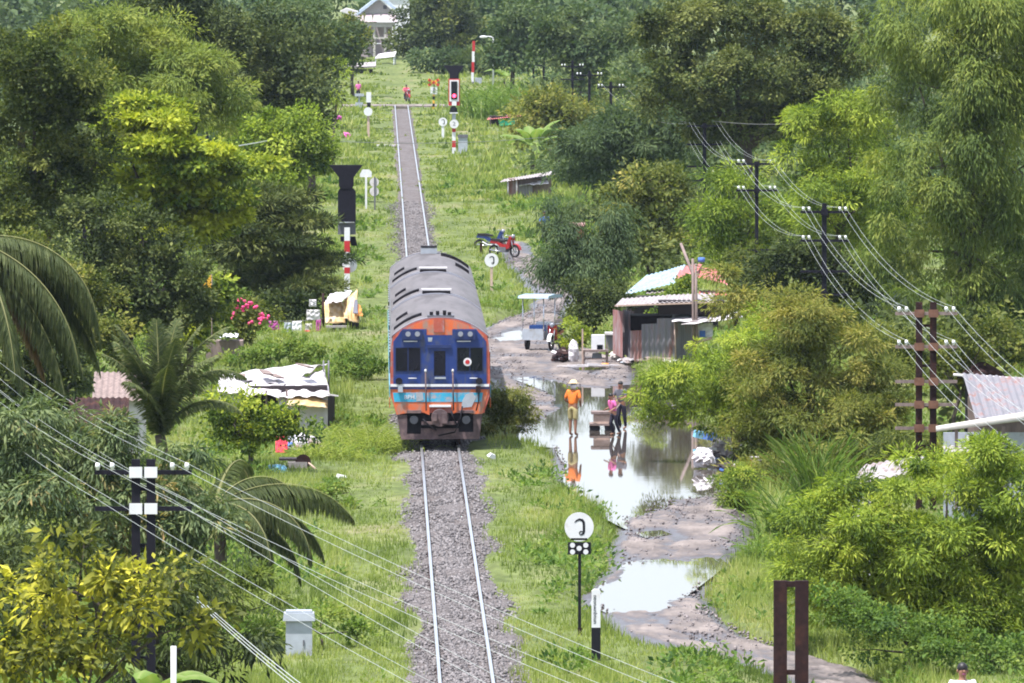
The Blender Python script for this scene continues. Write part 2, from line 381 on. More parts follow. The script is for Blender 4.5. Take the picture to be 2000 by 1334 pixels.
# the road: a bumpy sheet that dips under the puddles
ys = np.arange(RY[0] + .2, RY[-1], .34); nx = 46
Lr = np.interp(ys, RY, RL) - .7; Rr = np.interp(ys, RY, RRt) + .7
u = np.linspace(0, 1, nx); X = Lr[:, None] + (Rr - Lr)[:, None] * u[None]; Y = np.repeat(ys[:, None], nx, 1)
ri = road_in(X, Y); pi_ = pud_in(X, Y)
Z = .016 * nzA(X, Y * .5) + .014 * nzB(X, Y * .6) + .014 * nzC(X, Y) + rng.normal(0, .012, X.shape) - .035 * np.exp(-((np.mod((X - np.interp(Y, RY, (RL + RRt) / 2) + .9 + .15 * nzC(X * .1, Y)) / 1.5, 1) - .5) / .11) ** 2)
Z = Z - .13 * (1 / (1 + np.exp(-(pi_ + .07 * nzA(X * 1.3, Y * .5) + .04 * nzB(X, Y * .4)) / .07)))
Z = np.where(ri < .25, Z - .25 * np.clip((.25 - ri) / .8, 0, 1), Z)
road = link('dirt_road', sheet_mesh('dirt_road', np.stack([X, Y, Z], -1).reshape(-1, 3), len(ys), nx, M['road'])); tag(road, kind='structure')
for i, P in enumerate(PUD):
    q = np.array([G(*p)[:2] for p in P]); c = q.mean(0); q2 = c + (q - c) * 1.12
    v = [(a, b_, -.05) for a, b_ in q2]; me = bpy.data.meshes.new('puddle'); me.from_pydata(v, [], [tuple(range(len(v)))][::1]); me.materials.append(M['water'])
    if me.polygons[0].normal.z < 0: me.flip_normals()
    tag(link('puddle', me), kind='structure')
# the ground: one sheet, fine near the line, coarse to the horizon
gx = np.unique(np.concatenate([np.linspace(-800, -20, 9), np.arange(-20, 30, .5), np.linspace(30, 800, 9)]))
gy = np.unique(np.concatenate([np.linspace(-60, 190, 6), np.arange(190, 620, 1.2), np.arange(620, 1300, 8), np.linspace(1300, 2150, 8)]))
GX, GY = np.meshgrid(gx, gy, indexing='ij')
def mound(x, y):                     # bank that rises behind the level crossing
    return 2.6 * np.exp(-((x - 2) / 16) ** 2) * np.clip((y - 900) / 120, 0, 1) * np.clip((1250 - y) / 150, 0, 1)
def gz(x, y):
    z = .05 + .05 * nzC(x, y * .4) + .05 * nzE(x, y * .3)
    z = np.where(np.abs(x) < 1.0, -.06, z) + mound(x, y)
    z = np.where(y > 620, z - .03, z)
    ri_ = road_in(x, y)
    return np.where(ri_ > -.6, np.minimum(z, .05 - .5 * np.clip((ri_ + .6) / .7, 0, 1)), z)
GZ = gz(GX, GY)
tag(link('ground', sheet_mesh('ground', np.stack([GX, GY, GZ], -1).reshape(-1, 3), len(gx), len(gy), M['ground'])), kind='structure')
# ballast bed with an uneven shoulder
by = np.arange(60, 840, .45); bx = np.array([-2.5, -1.9, -1.45, -1.1, -.85, -.62, -.5, -.3, 0, .3, .5, .62, .85, 1.1, 1.45, 1.9, 2.5])
BX, BY = np.meshgrid(bx, by); prof = np.interp(np.abs(bx), [0, .4, .62, 1.1, 1.5, 1.9, 2.5], [.10, .09, .08, .05, -.05, -.15, -.30])
BZ = prof[None] + .012 * nzB(BX * 2, BY) + .02 * nzA(BX, BY * .7)
BX = BX * np.where(np.abs(BX) > .7, np.interp(BY, [210, 330, 400, 520], [1.02, .92, .70, .56]), 1.0)
BX = BX + np.where(np.abs(BX) > .95, .05 * nzA(BX * .2, BY * .5), 0)
tag(link('ballast', sheet_mesh('ballast', np.stack([BX, BY, BZ], -1).reshape(-1, 3), len(by), len(bx), M['ballast'], False)), kind='structure')
trk = bpy.data.objects.new('railway_track', None); COL.objects.link(trk); tag(trk, kind='structure')
for sx in (-1, 1):
    rb = MB(); c = sx * .532
    rb.prism([(c - .062, .06), (c + .062, .06), (c + .055, .075), (c + .012, .085), (c + .010, .165), (c - .010, .165), (c - .012, .085), (c - .055, .075)], 62, 850)
    rl = rb.build('rail', M['rust'], trk)
    hb = MB(); hb.prism([(c - .036, .165), (c + .036, .165), (c + .036, .197), (c + .031, .206), (c - .031, .206), (c - .036, .197)], 62, 850)
    hb.build('rail_head', M['steel_top'], rl)
RAILZ = .20
# level crossing: a road slab across the line
cyd = D(208)
tag(MB().box((.6, cyd, .02), (11, 9, .2)).build('crossing_road', M['road']), kind='structure')

# ------------------------------------------------------------------ foliage
def unit(v): return v / np.maximum(np.linalg.norm(v, axis=-1, keepdims=True), 1e-9)
def leaves(C, A, N, Lh, Wh, tint, fold=.25):
    """leaf blades: C base point, A axis, N facing, Lh length, Wh half width -> (V, F, tint)"""
    n = len(C); side = unit(np.cross(A, N)); nn = np.cross(side, A)
    mid = C + A * (Lh * .5)[:, None]
    p1 = mid + side * Wh[:, None] + nn * (Wh * fold)[:, None]; p3 = mid - side * Wh[:, None] + nn * (Wh * fold)[:, None]
    tip = C + A * Lh[:, None] - nn * (Lh * .12)[:, None]
    V = np.stack([C, p1, tip, p3], 1).reshape(-1, 3)
    b = np.arange(n)[:, None] * 4
    Fc = np.concatenate([b + [0, 1, 2], b + [0, 2, 3]], 0)
    return V, Fc, np.repeat(tint, 4)
def leaf_mesh(name, parts, m):
    V = []; Fs = []; T = []; o = 0
    for v, f, t in parts: V.append(v); Fs.append(f + o); T.append(t); o += len(v)
    V = np.concatenate(V); Fs = np.concatenate(Fs); T = np.concatenate(T)
    me = bpy.data.meshes.new(name); raw_mesh(me, V, Fs, 3)
    a = me.attributes.new('tint', 'FLOAT', 'POINT'); a.data.foreach_set('value', np.clip(T, 0, 1).astype(np.float32))
    me.materials.append(m); return me
KIND = {  # leaf length, half width, clump radius, leaves per clump, clumps per m2, droop, flatness, outward, tint spread
    'feather': dict(ll=.18, lw=.021, cr=.46, lpc=100, cd=2.1, droop=.45, flat=.55, out=1.0),
    'weep':    dict(ll=.20, lw=.020, cr=.55, lpc=110, cd=1.7, droop=1.1, flat=1.0, out=.7),
    'broad':   dict(ll=.13, lw=.042, cr=.38, lpc=80, cd=2.5, droop=.15, flat=.75, out=.8),
    'big':     dict(ll=.19, lw=.048, cr=.36, lpc=30, cd=2.1, droop=.35, flat=.8, out=.8),
    'mango':   dict(ll=.20, lw=.024, cr=.34, lpc=50, cd=3.0, droop=.9, flat=.7, out=.9),
    'layer':   dict(ll=.17, lw=.054, cr=.40, lpc=60, cd=2.6, droop=.1, flat=.35, out=.9),
    'tier':    dict(ll=.21, lw=.020, cr=.46, lpc=84, cd=2.4, droop=.12, flat=.22, out=1.3),
}
PUFF = {'feather': (.42, .55), 'weep': (.40, 1.15), 'broad': (.40, .80), 'big': (.42, .7), 'mango': (.42, .8), 'layer': (.42, .55), 'tier': (.40, .35)}
def puffs(lobes, kind, r):
    """splits each lobe into smaller rounded masses set on its surface, so the crown billows"""
    fr, fl = PUFF[kind]; out = []
    for c, rd in lobes:
        c = np.array(c); rd = np.array(rd); out.append((c, rd * .68))
        n = 12 if rd.max() > .8 else 7
        dr = unit(r.normal(size=(n, 3))); dr[:, 1] -= .30; dr[:, 2] += .15; dr = unit(dr)
        for q in range(n):
            k = rd * fr * r.uniform(.65, 1.2); k = np.array([max(k[0], .25), max(k[1], .25), max(k[2], k[0] * fl * .6) if kind not in ('layer', 'tier') else k[2]])
            k[2] *= (.72 if kind in ('broad', 'feather', 'big') else 1.0)
            out.append((c + rd * dr[q] * r.uniform(.72, 1.0), k))
    return out
def crown(lobes, kind, d=300., seed=1, dens=1.0, lscale=1.0, tbias=0.0):
    k = KIND[kind]; r = np.random.default_rng(seed)
    far = max(1.0, d / 320.) * lscale
    lobes = puffs(lobes, kind, r)
    cen = np.array([l[0] for l in lobes]); rad = np.array([l[1] for l in lobes])
    area = 4 * math.pi * ((rad[:, 0] * rad[:, 1]) ** 1.6 / 3 + (rad[:, 0] * rad[:, 2]) ** 1.6 / 3 + (rad[:, 1] * rad[:, 2]) ** 1.6 / 3) ** (1 / 1.6)
    nc = int(max(10, area.sum() * k['cd'] * .54 * dens / far ** 1.7))
    li = r.choice(len(lobes), nc, p=area / area.sum())
    dr = unit(r.normal(size=(nc * 3, 3)))
    keep = r.random(nc * 3) < np.clip(.50 - .30 * dr[:, 1] + .50 * dr[:, 2], .06, 1)
    dr = dr[keep][:nc]; nc = len(dr); li = li[:nc]
    cc = cen[li] + rad[li] * dr * (r.beta(5, 1.6, nc) * 1.02)[:, None]
    # break the outline: push clumps in and out with low-frequency noise
    cc = cc + dr * (.22 * rad[li].mean(1) * np.sin(cc[:, 0] * 1.9 + li) * np.sin(cc[:, 2] * 2.3 + 2 * li) * np.cos(cc[:, 1] * 1.3))[:, None]
    ptint = r.normal(0, .13, len(lobes)); ctint = np.clip(r.normal(.42 + tbias, .14, nc) + ptint[li], 0, 1)
    m = k['lpc']; n = nc * m
    ci = np.repeat(np.arange(nc), m)
    od = unit(r.normal(size=(n, 3))); rr = r.random(n) ** .5
    csz = k['cr'] * far * r.uniform(.45, 1.55, nc); lsz = r.uniform(.75, 1.3, nc)
    off = od * (rr * csz[ci])[:, None]; off[:, 2] *= k['flat']; off = off + dr[ci] * (csz[ci] * .15)[:, None]
    off[:, 2] -= k['droop'] * .35 * rr ** 2 * csz[ci]
    C = cc[ci] + off
    A = unit(od * k['out'] + dr[ci] * .5 + r.normal(size=(n, 3)) * .35 + np.array([0, 0, -k['droop']]))
    N = unit(np.array([0, 0, .40]) + 1.15 * dr[ci] + .55 * od + r.normal(size=(n, 3)) * .28)
    L = k['ll'] * far * r.uniform(.65, 1.3, n) * lsz[ci]; Wd = k['lw'] * far * r.uniform(.7, 1.25, n) * lsz[ci]
    t = np.clip(ctint[ci] + r.normal(0, .12, n), 0, 1)
    return leaves(C, A, N, L, Wd, t)
def trunk(lobes, base, r0, seed, mat_):
    r = np.random.default_rng(seed); mb = MB()
    cen = np.array([l[0] for l in lobes]); top = cen.mean(0); top[2] = max(cen[:, 2].mean(), .6)
    fork = top * .62 + np.array([*base[:2], 0]) * .0; fork = np.array([base[0] * .55 + top[0] * .45, base[1] * .55 + top[1] * .45, top[2] * .55])
    midp = (np.array(base) * .5 + fork * .5) + np.array([r.normal(0, .12), r.normal(0, .12), 0])
    mb.tube([np.array(base) + [0, 0, -.15], midp, fork], [r0 * 1.25, r0, r0 * .8], 8)
    for c, rd in lobes:
        c = np.array(c); a = fork + (c - fork) * .5 + np.array([r.normal(0, .2), r.normal(0, .2), r.normal(.15, .15)])
        mb.tube([fork, a, c + np.array([0, 0, rd[2] * .1])], [r0 * .62, r0 * .38, r0 * .16], 6)
        for _ in range(4):
            q = c + np.array(rd) * unit(r.normal(size=3)) * .8
            mb.tube([c, (c + q) / 2 + r.normal(0, .1, 3), q], [r0 * .16, r0 * .1, r0 * .04], 4, cap=False)
    return mb
def px_lobes(L, d):
    s = S(d); out = []; r = np.random.default_rng(int(d * 7) % 1000)
    for q in L:
        px, py, rx, ry = q[:4]; dy = q[4] if len(q) > 4 else r.uniform(-.45, .45) * rx / s
        c = W(px, py, d + dy); out.append((c, np.array([rx / s, rx / s * .9, ry / s])))
    return out
def tree(name, label, cat, L, d, kind, leaf, seed, basepx=None, r0=.16, dens=1.0, lscale=1.0, tbias=0.0, bark='bark', group=None):
    lob = px_lobes(L, d)
    bx = W(basepx, 600, d)[0] if basepx is not None else float(np.mean([c[0] for c, _ in lob]))
    base = np.array([bx, d, float(gz(np.array([bx]), np.array([d]))[0])])
    t = thing(name, base, label, cat, group)
    loc = [(c - base, rd) for c, rd in lob]
    trunk(loc, np.zeros(3), r0, seed, None).build('trunk', M[bark], t)
    link('crown', leaf_mesh('crown', [crown(loc, kind, d, seed, dens, lscale, tbias)], M[leaf]), t)
    return t

# --- left side, near to far
tree('teak_tree', 'yellow-green large-leaved tree at the bottom left in front of the black pole', 'tree',
     [(165, 1110, 120, 50), (60, 1190, 110, 60), (250, 1180, 100, 55), (350, 1130, 65, 50), (385, 1225, 40, 60), (120, 1290, 150, 60), (20, 1300, 90, 60), (165, 1060, 40, 28)], 176, 'big', 'leaf_yellow', 11, 150, .05, dens=1.0, tbias=.08)
tree('mango_tree', 'grey-green drooping-leaved tree with reddish tips behind the black pole', 'tree',
     [(110, 880, 150, 70), (330, 950, 110, 75), (60, 990, 140, 90), (240, 1040, 140, 90), (400, 1060, 80, 80), (30, 830, 90, 50), (210, 880, 90, 55)], 214, 'mango', 'leaf_mango', 12, 200, .16, dens=1.15)
tree('mango_tree', 'low dark leafy tree at the left edge below the grey-green tree', 'tree',
     [(20, 1120, 90, 80), (330, 1160, 110, 70), (430, 1270, 100, 60), (300, 1280, 110, 60)], 200, 'mango', 'leaf_dark', 13, 320, .10)
tree('leafy_shrub_tree', 'small green tree in front of the white tarpaulin shack', 'tree',
     [(470, 800, 65, 28), (530, 815, 60, 35), (440, 830, 50, 35), (490, 860, 65, 32), (560, 830, 35, 30)], 284, 'broad', 'leaf_almond', 14, 480, .07, lscale=.9, tbias=.08)
tree('broadleaf_tree', 'mixed dark broadleaf tree behind the drooping palm fronds', 'tree',
     [(170, 440, 80, 45), (280, 470, 75, 60), (210, 520, 100, 55), (320, 545, 90, 40), (270, 600, 130, 50), (370, 600, 60, 45), (150, 610, 80, 70)], 322, 'broad', 'leaf_dark', 15, 250, .2, tbias=.10)
tree('broadleaf_tree', 'brighter leafy tree below the yellow flag', 'tree',
     [(300, 530, 60, 28), (370, 550, 55, 28), (420, 590, 60, 30), (350, 640, 60, 25)], 330, 'layer', 'leaf_almond', 16, 380, .12, dens=.9)
tree('dark_tree', 'tall dark brownish tree filling the upper left edge', 'tree',
     [(70, 130, 120, 75), (130, 230, 90, 85), (40, 260, 110, 100), (110, 350, 120, 80), (30, 400, 100, 70), (190, 320, 50, 60)], 330, 'broad', 'leaf_olive', 17, 60, .2, dens=1.1, tbias=-.24)
tree('almond_tree', 'tiered almond tree with bright yellow-green leaf platforms', 'tree',
     [(260, 210, 70, 16), (300, 240, 90, 17), (350, 290, 120, 18), (250, 300, 70, 15), (420, 325, 110, 18), (300, 350, 110, 18), (380, 385, 110, 20), (260, 410, 100, 22), (400, 420, 80, 20), (330, 450, 90, 22)], 344, 'layer', 'leaf_almond', 18, 320, .2, dens=1.6, tbias=.24)
tree('feathery_tree', 'light green feathery tree left of the dark upper woods', 'tree',
     [(190, 60, 120, 50), (300, 90, 100, 55), (380, 140, 80, 45), (300, 170, 120, 60), (430, 190, 65, 35), (390, 225, 90, 40), (230, 150, 90, 60)], 405, 'feather', 'leaf_fine', 19, 300, .25, dens=1.1, tbias=.2)
tree('tiered_tree', 'dark tiered fine-leaved tree beside the yellow tarpaulin tent', 'tree',
     [(540, 385, 70, 16), (500, 415, 100, 16), (570, 435, 85, 15), (480, 455, 105, 16), (570, 475, 95, 16), (500, 500, 100, 17), (590, 515, 85, 16), (520, 545, 100, 18), (600, 560, 75, 16), (560, 590, 80, 18)], 392, 'tier', 'leaf_dark', 20, 560, .16, dens=1.5, tbias=.18, bark='bark_dark')
tree('dark_shrub', 'dark shrub under the tiered tree by the laundry', 'shrub',
     [(545, 600, 55, 28), (600, 610, 40, 24), (500, 620, 50, 22)], 388, 'broad', 'leaf_dark', 21, 560, .06, tbias=-.1)
bt = tree('bougainvillea', 'bougainvillea bush with pink flowers beside the laundry', 'shrub',
     [(480, 600, 40, 18), (455, 625, 50, 24), (505, 625, 35, 20), (440, 655, 45, 20)], 370, 'broad', 'leaf_olive', 22, 480, .05)
fl = MB()
for px, py in [(457, 612), (468, 585), (478, 587), (490, 590), (500, 596), (475, 600), (513, 616), (520, 620), (512, 624), (458, 619), (490, 628), (465, 598), (483, 595)]:
    p = W(px, py, 369.2) - np.array(bt.location)
    for _ in range(5): fl.sphere(p + rng.normal(0, .05, 3) + [0, -.3, 0], .055, 6, 4)
fl.build('flowers', M['flower'], bt)['kind'] = 'stuff'
tree('bushy_tree', 'soft yellow-green bushy tree in front of the dark upper woods', 'tree',
     [(500, 280, 80, 30), (570, 250, 70, 40), (600, 300, 60, 30), (470, 330, 90, 40), (560, 340, 90, 35), (450, 250, 60, 30)], 470, 'broad', 'leaf_mimosa', 23, 540, .16, tbias=-.05)
tree('dark_tree', 'dark bluish broad tree rising above the feathery tree', 'tree',
     [(330, 20, 120, 55), (440, 60, 110, 65), (540, 110, 100, 70), (470, 150, 110, 60), (580, 190, 75, 70), (520, 230, 90, 50)], 520, 'broad', 'leaf_dark', 24, 480, .2, tbias=.10)
tree('dark_tree', 'dark tree beside the track whose right edge is yellow-green', 'tree',
     [(610, 140, 50, 50), (620, 200, 45, 55), (600, 250, 50, 40), (560, 160, 55, 50)], 560, 'broad', 'leaf_dark', 25, 610, .2, tbias=.02)
tree('slender_tree', 'narrow sunlit yellow-green tree left of the crossing', 'tree',
     [(652, 110, 12, 24), (658, 145, 13, 30), (655, 185, 14, 25)], 620, 'feather', 'leaf_mimosa', 26, 655, .08, lscale=.8, tbias=.1)
tree('hazy_tree', 'hazy green tree left of the white house', 'tree',
     [(590, 30, 70, 45), (650, 80, 50, 45), (600, 90, 60, 50), (670, 110, 36, 30)], 760, 'broad', 'leaf_far', 27, 620, .2)
tree('flowering_tree', 'tree with a yellow blossoming crown in front of the white house', 'tree',
     [(690, 60, 32, 22), (705, 85, 22, 25), (680, 95, 26, 25)], 900, 'broad', 'leaf_yellow', 28, 690, .14, lscale=.75, tbias=-.10)
# --- right side, near to far
tree('mimosa_tree', 'bright green feathery tree filling the bottom right corner', 'tree',
     [(1700, 1000, 120, 70), (1850, 945, 130, 60), (1960, 960, 110, 80), (1620, 1070, 110, 60), (1770, 1090, 130, 80), (1900, 1080, 130, 90), (1990, 1150, 110, 110), (1830, 1180, 120, 80), (1930, 1240, 110, 70), (1600, 1130, 80, 45), (1690, 1170, 100, 60), (1770, 1230, 110, 55)], 216, 'feather', 'leaf_mimosa', 31, 1840, .10, dens=1.5, lscale=.76, tbias=.10)
tree('mimosa_tree', 'broad feathery tree overhanging the puddle', 'tree',
     [(1345, 765, 95, 50), (1300, 800, 55, 35), (1430, 720, 100, 60), (1400, 800, 95, 50), (1500, 665, 70, 45)], 292, 'feather', 'leaf_mimosa', 32, 1440, .10, dens=1.1, lscale=.80, tbias=.06)
tree('mimosa_tree', 'olive feathery tree beside the rusty rail pole', 'tree',
     [(1560, 640, 100, 60), (1640, 690, 110, 75), (1540, 740, 110, 65), (1700, 760, 80, 70), (1620, 810, 120, 65), (1500, 820, 90, 55), (1560, 870, 110, 40), (1450, 860, 60, 40), (1690, 840, 80, 50), (1540, 590, 45, 40)], 283, 'feather', 'leaf_olive', 33, 1590, .12, dens=1.05, lscale=.80, tbias=.16)
tree('weeping_tree', 'huge weeping fine-leaved tree filling the upper right edge', 'tree',
     [(1870, 60, 150, 90), (1990, 100, 120, 120), (1790, 160, 90, 90), (1900, 230, 130, 110), (1800, 330, 110, 110), (1990, 330, 110, 140), (1900, 420, 120, 120), (1800, 500, 100, 100), (1970, 560, 120, 120), (1860, 600, 110, 80)], 352, 'weep', 'leaf_fine', 34, 1900, .18, dens=.9, lscale=.95, tbias=.12)
tree('feathery_tree', 'bright yellow-green feathery tree behind the wires', 'tree',
     [(1600, 250, 60, 45), (1650, 215, 60, 35), (1570, 310, 55, 45), (1680, 300, 80, 70), (1610, 370, 90, 60), (1700, 400, 80, 70), (1640, 460, 90, 50)], 394, 'feather', 'leaf_mimosa', 35, 1640, .14, dens=1.1, lscale=.9, tbias=.04)
tree('dark_shrub', 'dark thicket tree under the wires between two pole crossarms', 'tree',
     [(1600, 520, 80, 50), (1530, 510, 70, 50), (1690, 540, 70, 50), (1620, 580, 90, 40), (1480, 560, 60, 45)], 372, 'broad', 'leaf_dark', 36, 1600, .12, tbias=.05)
tree('broadleaf_tree', 'large dark clumpy tree at the upper right of the line', 'tree',
     [(1300, 70, 75, 50), (1380, 40, 80, 55), (1480, 60, 90, 60), (1580, 70, 90, 60), (1330, 150, 80, 50), (1440, 150, 90, 55), (1560, 160, 90, 60), (1660, 110, 70, 70), (1400, 230, 80, 45), (1500, 240, 90, 45), (1290, 200, 50, 40), (1600, 230, 50, 40)], 490, 'broad', 'leaf_dark', 37, 1460, .24, dens=1.2, lscale=.9, tbias=.30)
tree('bright_shrub_tree', 'light green bushy tree behind the second telegraph pole', 'tree',
     [(1440, 360, 55, 45), (1410, 420, 60, 40), (1470, 430, 60, 40), (1440, 490, 70, 40), (1530, 420, 40, 40)], 416, 'feather', 'leaf_mimosa', 38, 1440, .12, tbias=-.05)
tree('broadleaf_tree', 'leafy tree with yellow tips behind the corrugated shack', 'tree',
     [(1270, 365, 60, 40), (1220, 410, 50, 50), (1300, 430, 65, 50), (1250, 470, 70, 40), (1310, 360, 30, 30)], 442, 'broad', 'leaf_olive', 39, 1270, .16, dens=1.1, tbias=.05)
tree('grey_acacia', 'spreading grey-green acacia in the middle distance', 'tree',
     [(1240, 235, 80, 36), (1170, 270, 80, 40), (1280, 270, 80, 40), (1220, 310, 100, 36), (1140, 320, 50, 30), (1330, 290, 55, 40)], 530, 'feather', 'leaf_grey', 40, 1240, .16, dens=1.2)
tree('fine_tree', 'fine-leaved tree leaning over the end of the dirt path', 'tree',
     [(1095, 430, 40, 40), (1110, 480, 50, 35), (1130, 530, 70, 35), (1180, 500, 50, 45), (1185, 440, 35, 40), (1080, 520, 50, 25)], 402, 'weep', 'leaf_grey', 41, 1140, .12, dens=1.35, lscale=.85)
tree('dark_shrub', 'dark rounded shrub behind the sidecar motorcycle', 'shrub',
     [(1160, 575, 55, 26), (1150, 605, 50, 22), (1190, 590, 45, 30), (1140, 630, 30, 18)], 378, 'broad', 'leaf_dark', 42, 1160, .08, lscale=.9, tbias=.05)
tree('garden_shrub', 'small light green shrub between the sidecar motorcycle and the junk table', 'shrub',
     [(1122, 640, 18, 14), (1116, 665, 16, 12), (1132, 655, 16, 12)], 366, 'broad', 'leaf_almond', 43, 1120, .03, lscale=.7, tbias=.1)
tree('garden_shrub', 'shrub growing over the roofs of the corrugated shack', 'shrub',
     [(1335, 562, 18, 13), (1318, 578, 16, 8), (1290, 615, 18, 7)], 366, 'broad', 'leaf_almond', 44, 1320, .04, lscale=.7)
tree('yellow_shrub', 'shrub with yellow flowers at the right end of the red roof', 'shrub',
     [(1450, 565, 40, 28), (1465, 595, 50, 30), (1415, 535, 16, 12)], 350, 'feather', 'leaf_olive', 45, 1430, .05, tbias=.3)
tree('olive_tree', 'olive-green mounded tree below the far telegraph poles', 'tree',
     [(1080, 205, 60, 28), (1130, 230, 70, 32), (1060, 250, 60, 30), (1110, 270, 70, 30)], 640, 'broad', 'leaf_olive', 46, 1090, .15, tbias=.15)
tree('hazy_tree', 'hazy pale green tree in the far centre right of the line', 'tree',
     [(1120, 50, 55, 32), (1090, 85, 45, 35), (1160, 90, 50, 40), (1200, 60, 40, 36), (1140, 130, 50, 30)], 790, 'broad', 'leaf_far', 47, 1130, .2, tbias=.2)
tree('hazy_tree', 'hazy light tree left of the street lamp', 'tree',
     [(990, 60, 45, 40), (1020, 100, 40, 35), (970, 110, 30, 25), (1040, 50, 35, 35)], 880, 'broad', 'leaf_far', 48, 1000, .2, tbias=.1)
tree('blue_hazy_tree', 'tall blue-hazed tree behind the far signal', 'tree',
     [(850, 20, 55, 40), (900, 50, 45, 45), (830, 75, 45, 35), (880, 100, 45, 30), (792, 55, 30, 44), (800, 95, 26, 26)], 1000, 'broad', 'leaf_dark', 49, 860, .25, tbias=.1)
tree('low_shrub', 'low hedge of shrubs right of the far end of the line', 'shrub',
     [(900, 125, 50, 14), (850, 120, 40, 12), (960, 130, 40, 14)], 960, 'broad', 'leaf_far', 50, 900, .08, tbias=.15)
tree('low_shrub', 'rounded green bush between the train and the puddle', 'shrub',
     [(985, 800, 38, 30), (1015, 790, 34, 26), (970, 825, 30, 24), (1020, 820, 30, 20), (965, 780, 22, 20)], 303, 'feather', 'leaf_olive', 51, 990, .03, lscale=.6, tbias=.12, dens=1.6)
tree('low_shrub', 'bushy green clump on the right bank of the puddle', 'shrub',
     [(1440, 945, 45, 26), (1420, 975, 30, 18), (1460, 975, 35, 22)], 268, 'feather', 'leaf_mimosa', 52, 1440, .03, lscale=.6, dens=1.4)
tree('low_shrub', 'green bush at the water edge below the feathery tree', 'shrub',
     [(1270, 745, 30, 22), (1250, 770, 24, 20)], 325, 'feather', 'leaf_mimosa', 53, 1265, .03, lscale=.6, tbias=.1)
tree('low_shrub', 'rounded climbing bush under the reeds', 'shrub',
     [(1555, 1050, 34, 24), (1545, 1020, 22, 16)], 248, 'broad', 'leaf_almond', 54, 1550, .03, lscale=.6, dens=1.5)
tree('leafy_shrub', 'dark leafy shrub under the tall palm at the left edge', 'shrub', [(60, 690, 90, 60), (150, 700, 70, 50), (10, 740, 80, 60), (90, 760, 100, 40)], 268, 'broad', 'leaf_dark', 151, 80, .06, tbias=.06)
tree('leafy_shrub', 'green shrub left of the small brown and white house', 'shrub', [(80, 640, 70, 45), (150, 650, 60, 40), (210, 660, 60, 35)], 305, 'broad', 'leaf_olive', 152, 130, .06)
tree('leafy_shrub', 'leafy bush above the white shed roof', 'shrub', [(380, 640, 60, 30), (330, 670, 60, 35), (300, 640, 50, 30)], 340, 'broad', 'leaf_almond', 153, 350, .06, tbias=-.08)
tree('weedy_shrub', 'tall weeds right of the white shed roof', 'shrub', [(540, 680, 60, 18), (490, 700, 50, 18), (600, 690, 50, 14)], 352, 'broad', 'weed', 154, 540, .03, lscale=.8, tbias=.2)
tree('weedy_shrub', 'tall green weeds between the tarpaulin shack and the train', 'shrub', [(700, 690, 40, 14), (730, 720, 30, 14), (680, 730, 40, 14)], 340, 'broad', 'weed', 155, 705, .03, lscale=.7, tbias=.1)
tree('weedy_shrub', 'green weeds on the bank below the pale grass mounds', 'shrub', [(640, 960, 40, 14), (700, 990, 40, 16), (600, 990, 40, 16)], 268, 'broad', 'weed', 156, 650, .03, lscale=.7, tbias=.25)
tree('weedy_shrub', 'bright weeds beside the pale grey relay housing', 'shrub', [(640, 1200, 40, 20), (690, 1240, 30, 18), (520, 1240, 50, 30)], 216, 'broad', 'weed', 157, 630, .03, lscale=.7, tbias=.3)
tree('leafy_shrub', 'shrub row behind the tall giant grass', 'shrub', [(1500, 930, 60, 30), (1570, 900, 70, 36), (1640, 900, 60, 30), (1690, 880, 60, 30), (1760, 860, 60, 36), (1840, 900, 50, 30)], 274, 'feather', 'leaf_olive', 158, 1620, .05)
tree('leafy_shrub', 'leafy green shrub beneath the bright tree at the bottom right', 'shrub', [(1650, 1180, 80, 40), (1760, 1220, 90, 40), (1870, 1270, 90, 45), (1950, 1290, 80, 45), (1700, 1270, 60, 30)], 208, 'broad', 'weed', 159, 1780, .05, lscale=.7, dens=.8, tbias=.0)
tree('leafy_shrub', 'green shrub behind the tin house at the right edge', 'shrub', [(1850, 700, 70, 45), (1780, 690, 60, 40), (1980, 690, 60, 40), (1930, 660, 60, 40)], 300, 'broad', 'leaf_olive', 160, 1870, .06)
tree('leafy_shrub', 'shrubs between the patched house and the telegraph pole', 'shrub', [(1475, 545, 40, 28), (1495, 590, 45, 36), (1450, 500, 34, 24)], 395, 'broad', 'leaf_olive', 161, 1450, .06)
tree('leafy_shrub', 'olive shrub at the left edge beneath the tall dark tree', 'shrub', [(30, 560, 80, 50), (120, 560, 70, 50), (60, 500, 70, 45), (190, 590, 60, 40)], 318, 'broad', 'leaf_olive', 162, 80, .06)
# far woodland and thickets: masses nobody could count
def mass(name, label, cat, lob, kind, leaf, d, seed, dens=1.0, lscale=1.0, tbias=0):
    return tag(link(name, leaf_mesh(name, [crown(lob, kind, d, seed, dens, lscale, tbias)], M[leaf])), label, cat, kind='stuff')
lob = []
for i in range(90):
    y = rng.uniform(1080, 1300); x = rng.uniform(-75, 125); h = rng.uniform(3.5, 7.5)
    lob.append((np.array([x, y, h + rng.uniform(0, 9)]), np.array([rng.uniform(5, 8), 5, h])))
for i in range(40):
    y = rng.uniform(1090, 1200); x = rng.uniform(-75, 125); lob.append((np.array([x, y, 3.0]), np.array([7, 5, 4.])))
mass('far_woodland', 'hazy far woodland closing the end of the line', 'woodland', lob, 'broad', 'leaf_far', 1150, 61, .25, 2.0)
def thicket(x0, x1, y0, y1, n, hmin, hmax, keep):
    out = []
    while len(out) < n:
        y = y0 + (y1 - y0) * rng.random() ** 1.3; x = rng.uniform(x0, x1)
        if not keep(x, y): continue
        h = rng.uniform(hmin, hmax); out.append((np.array([x, y, h * .55]), np.array([h * .9, h * .9, h * .6])))
    return out
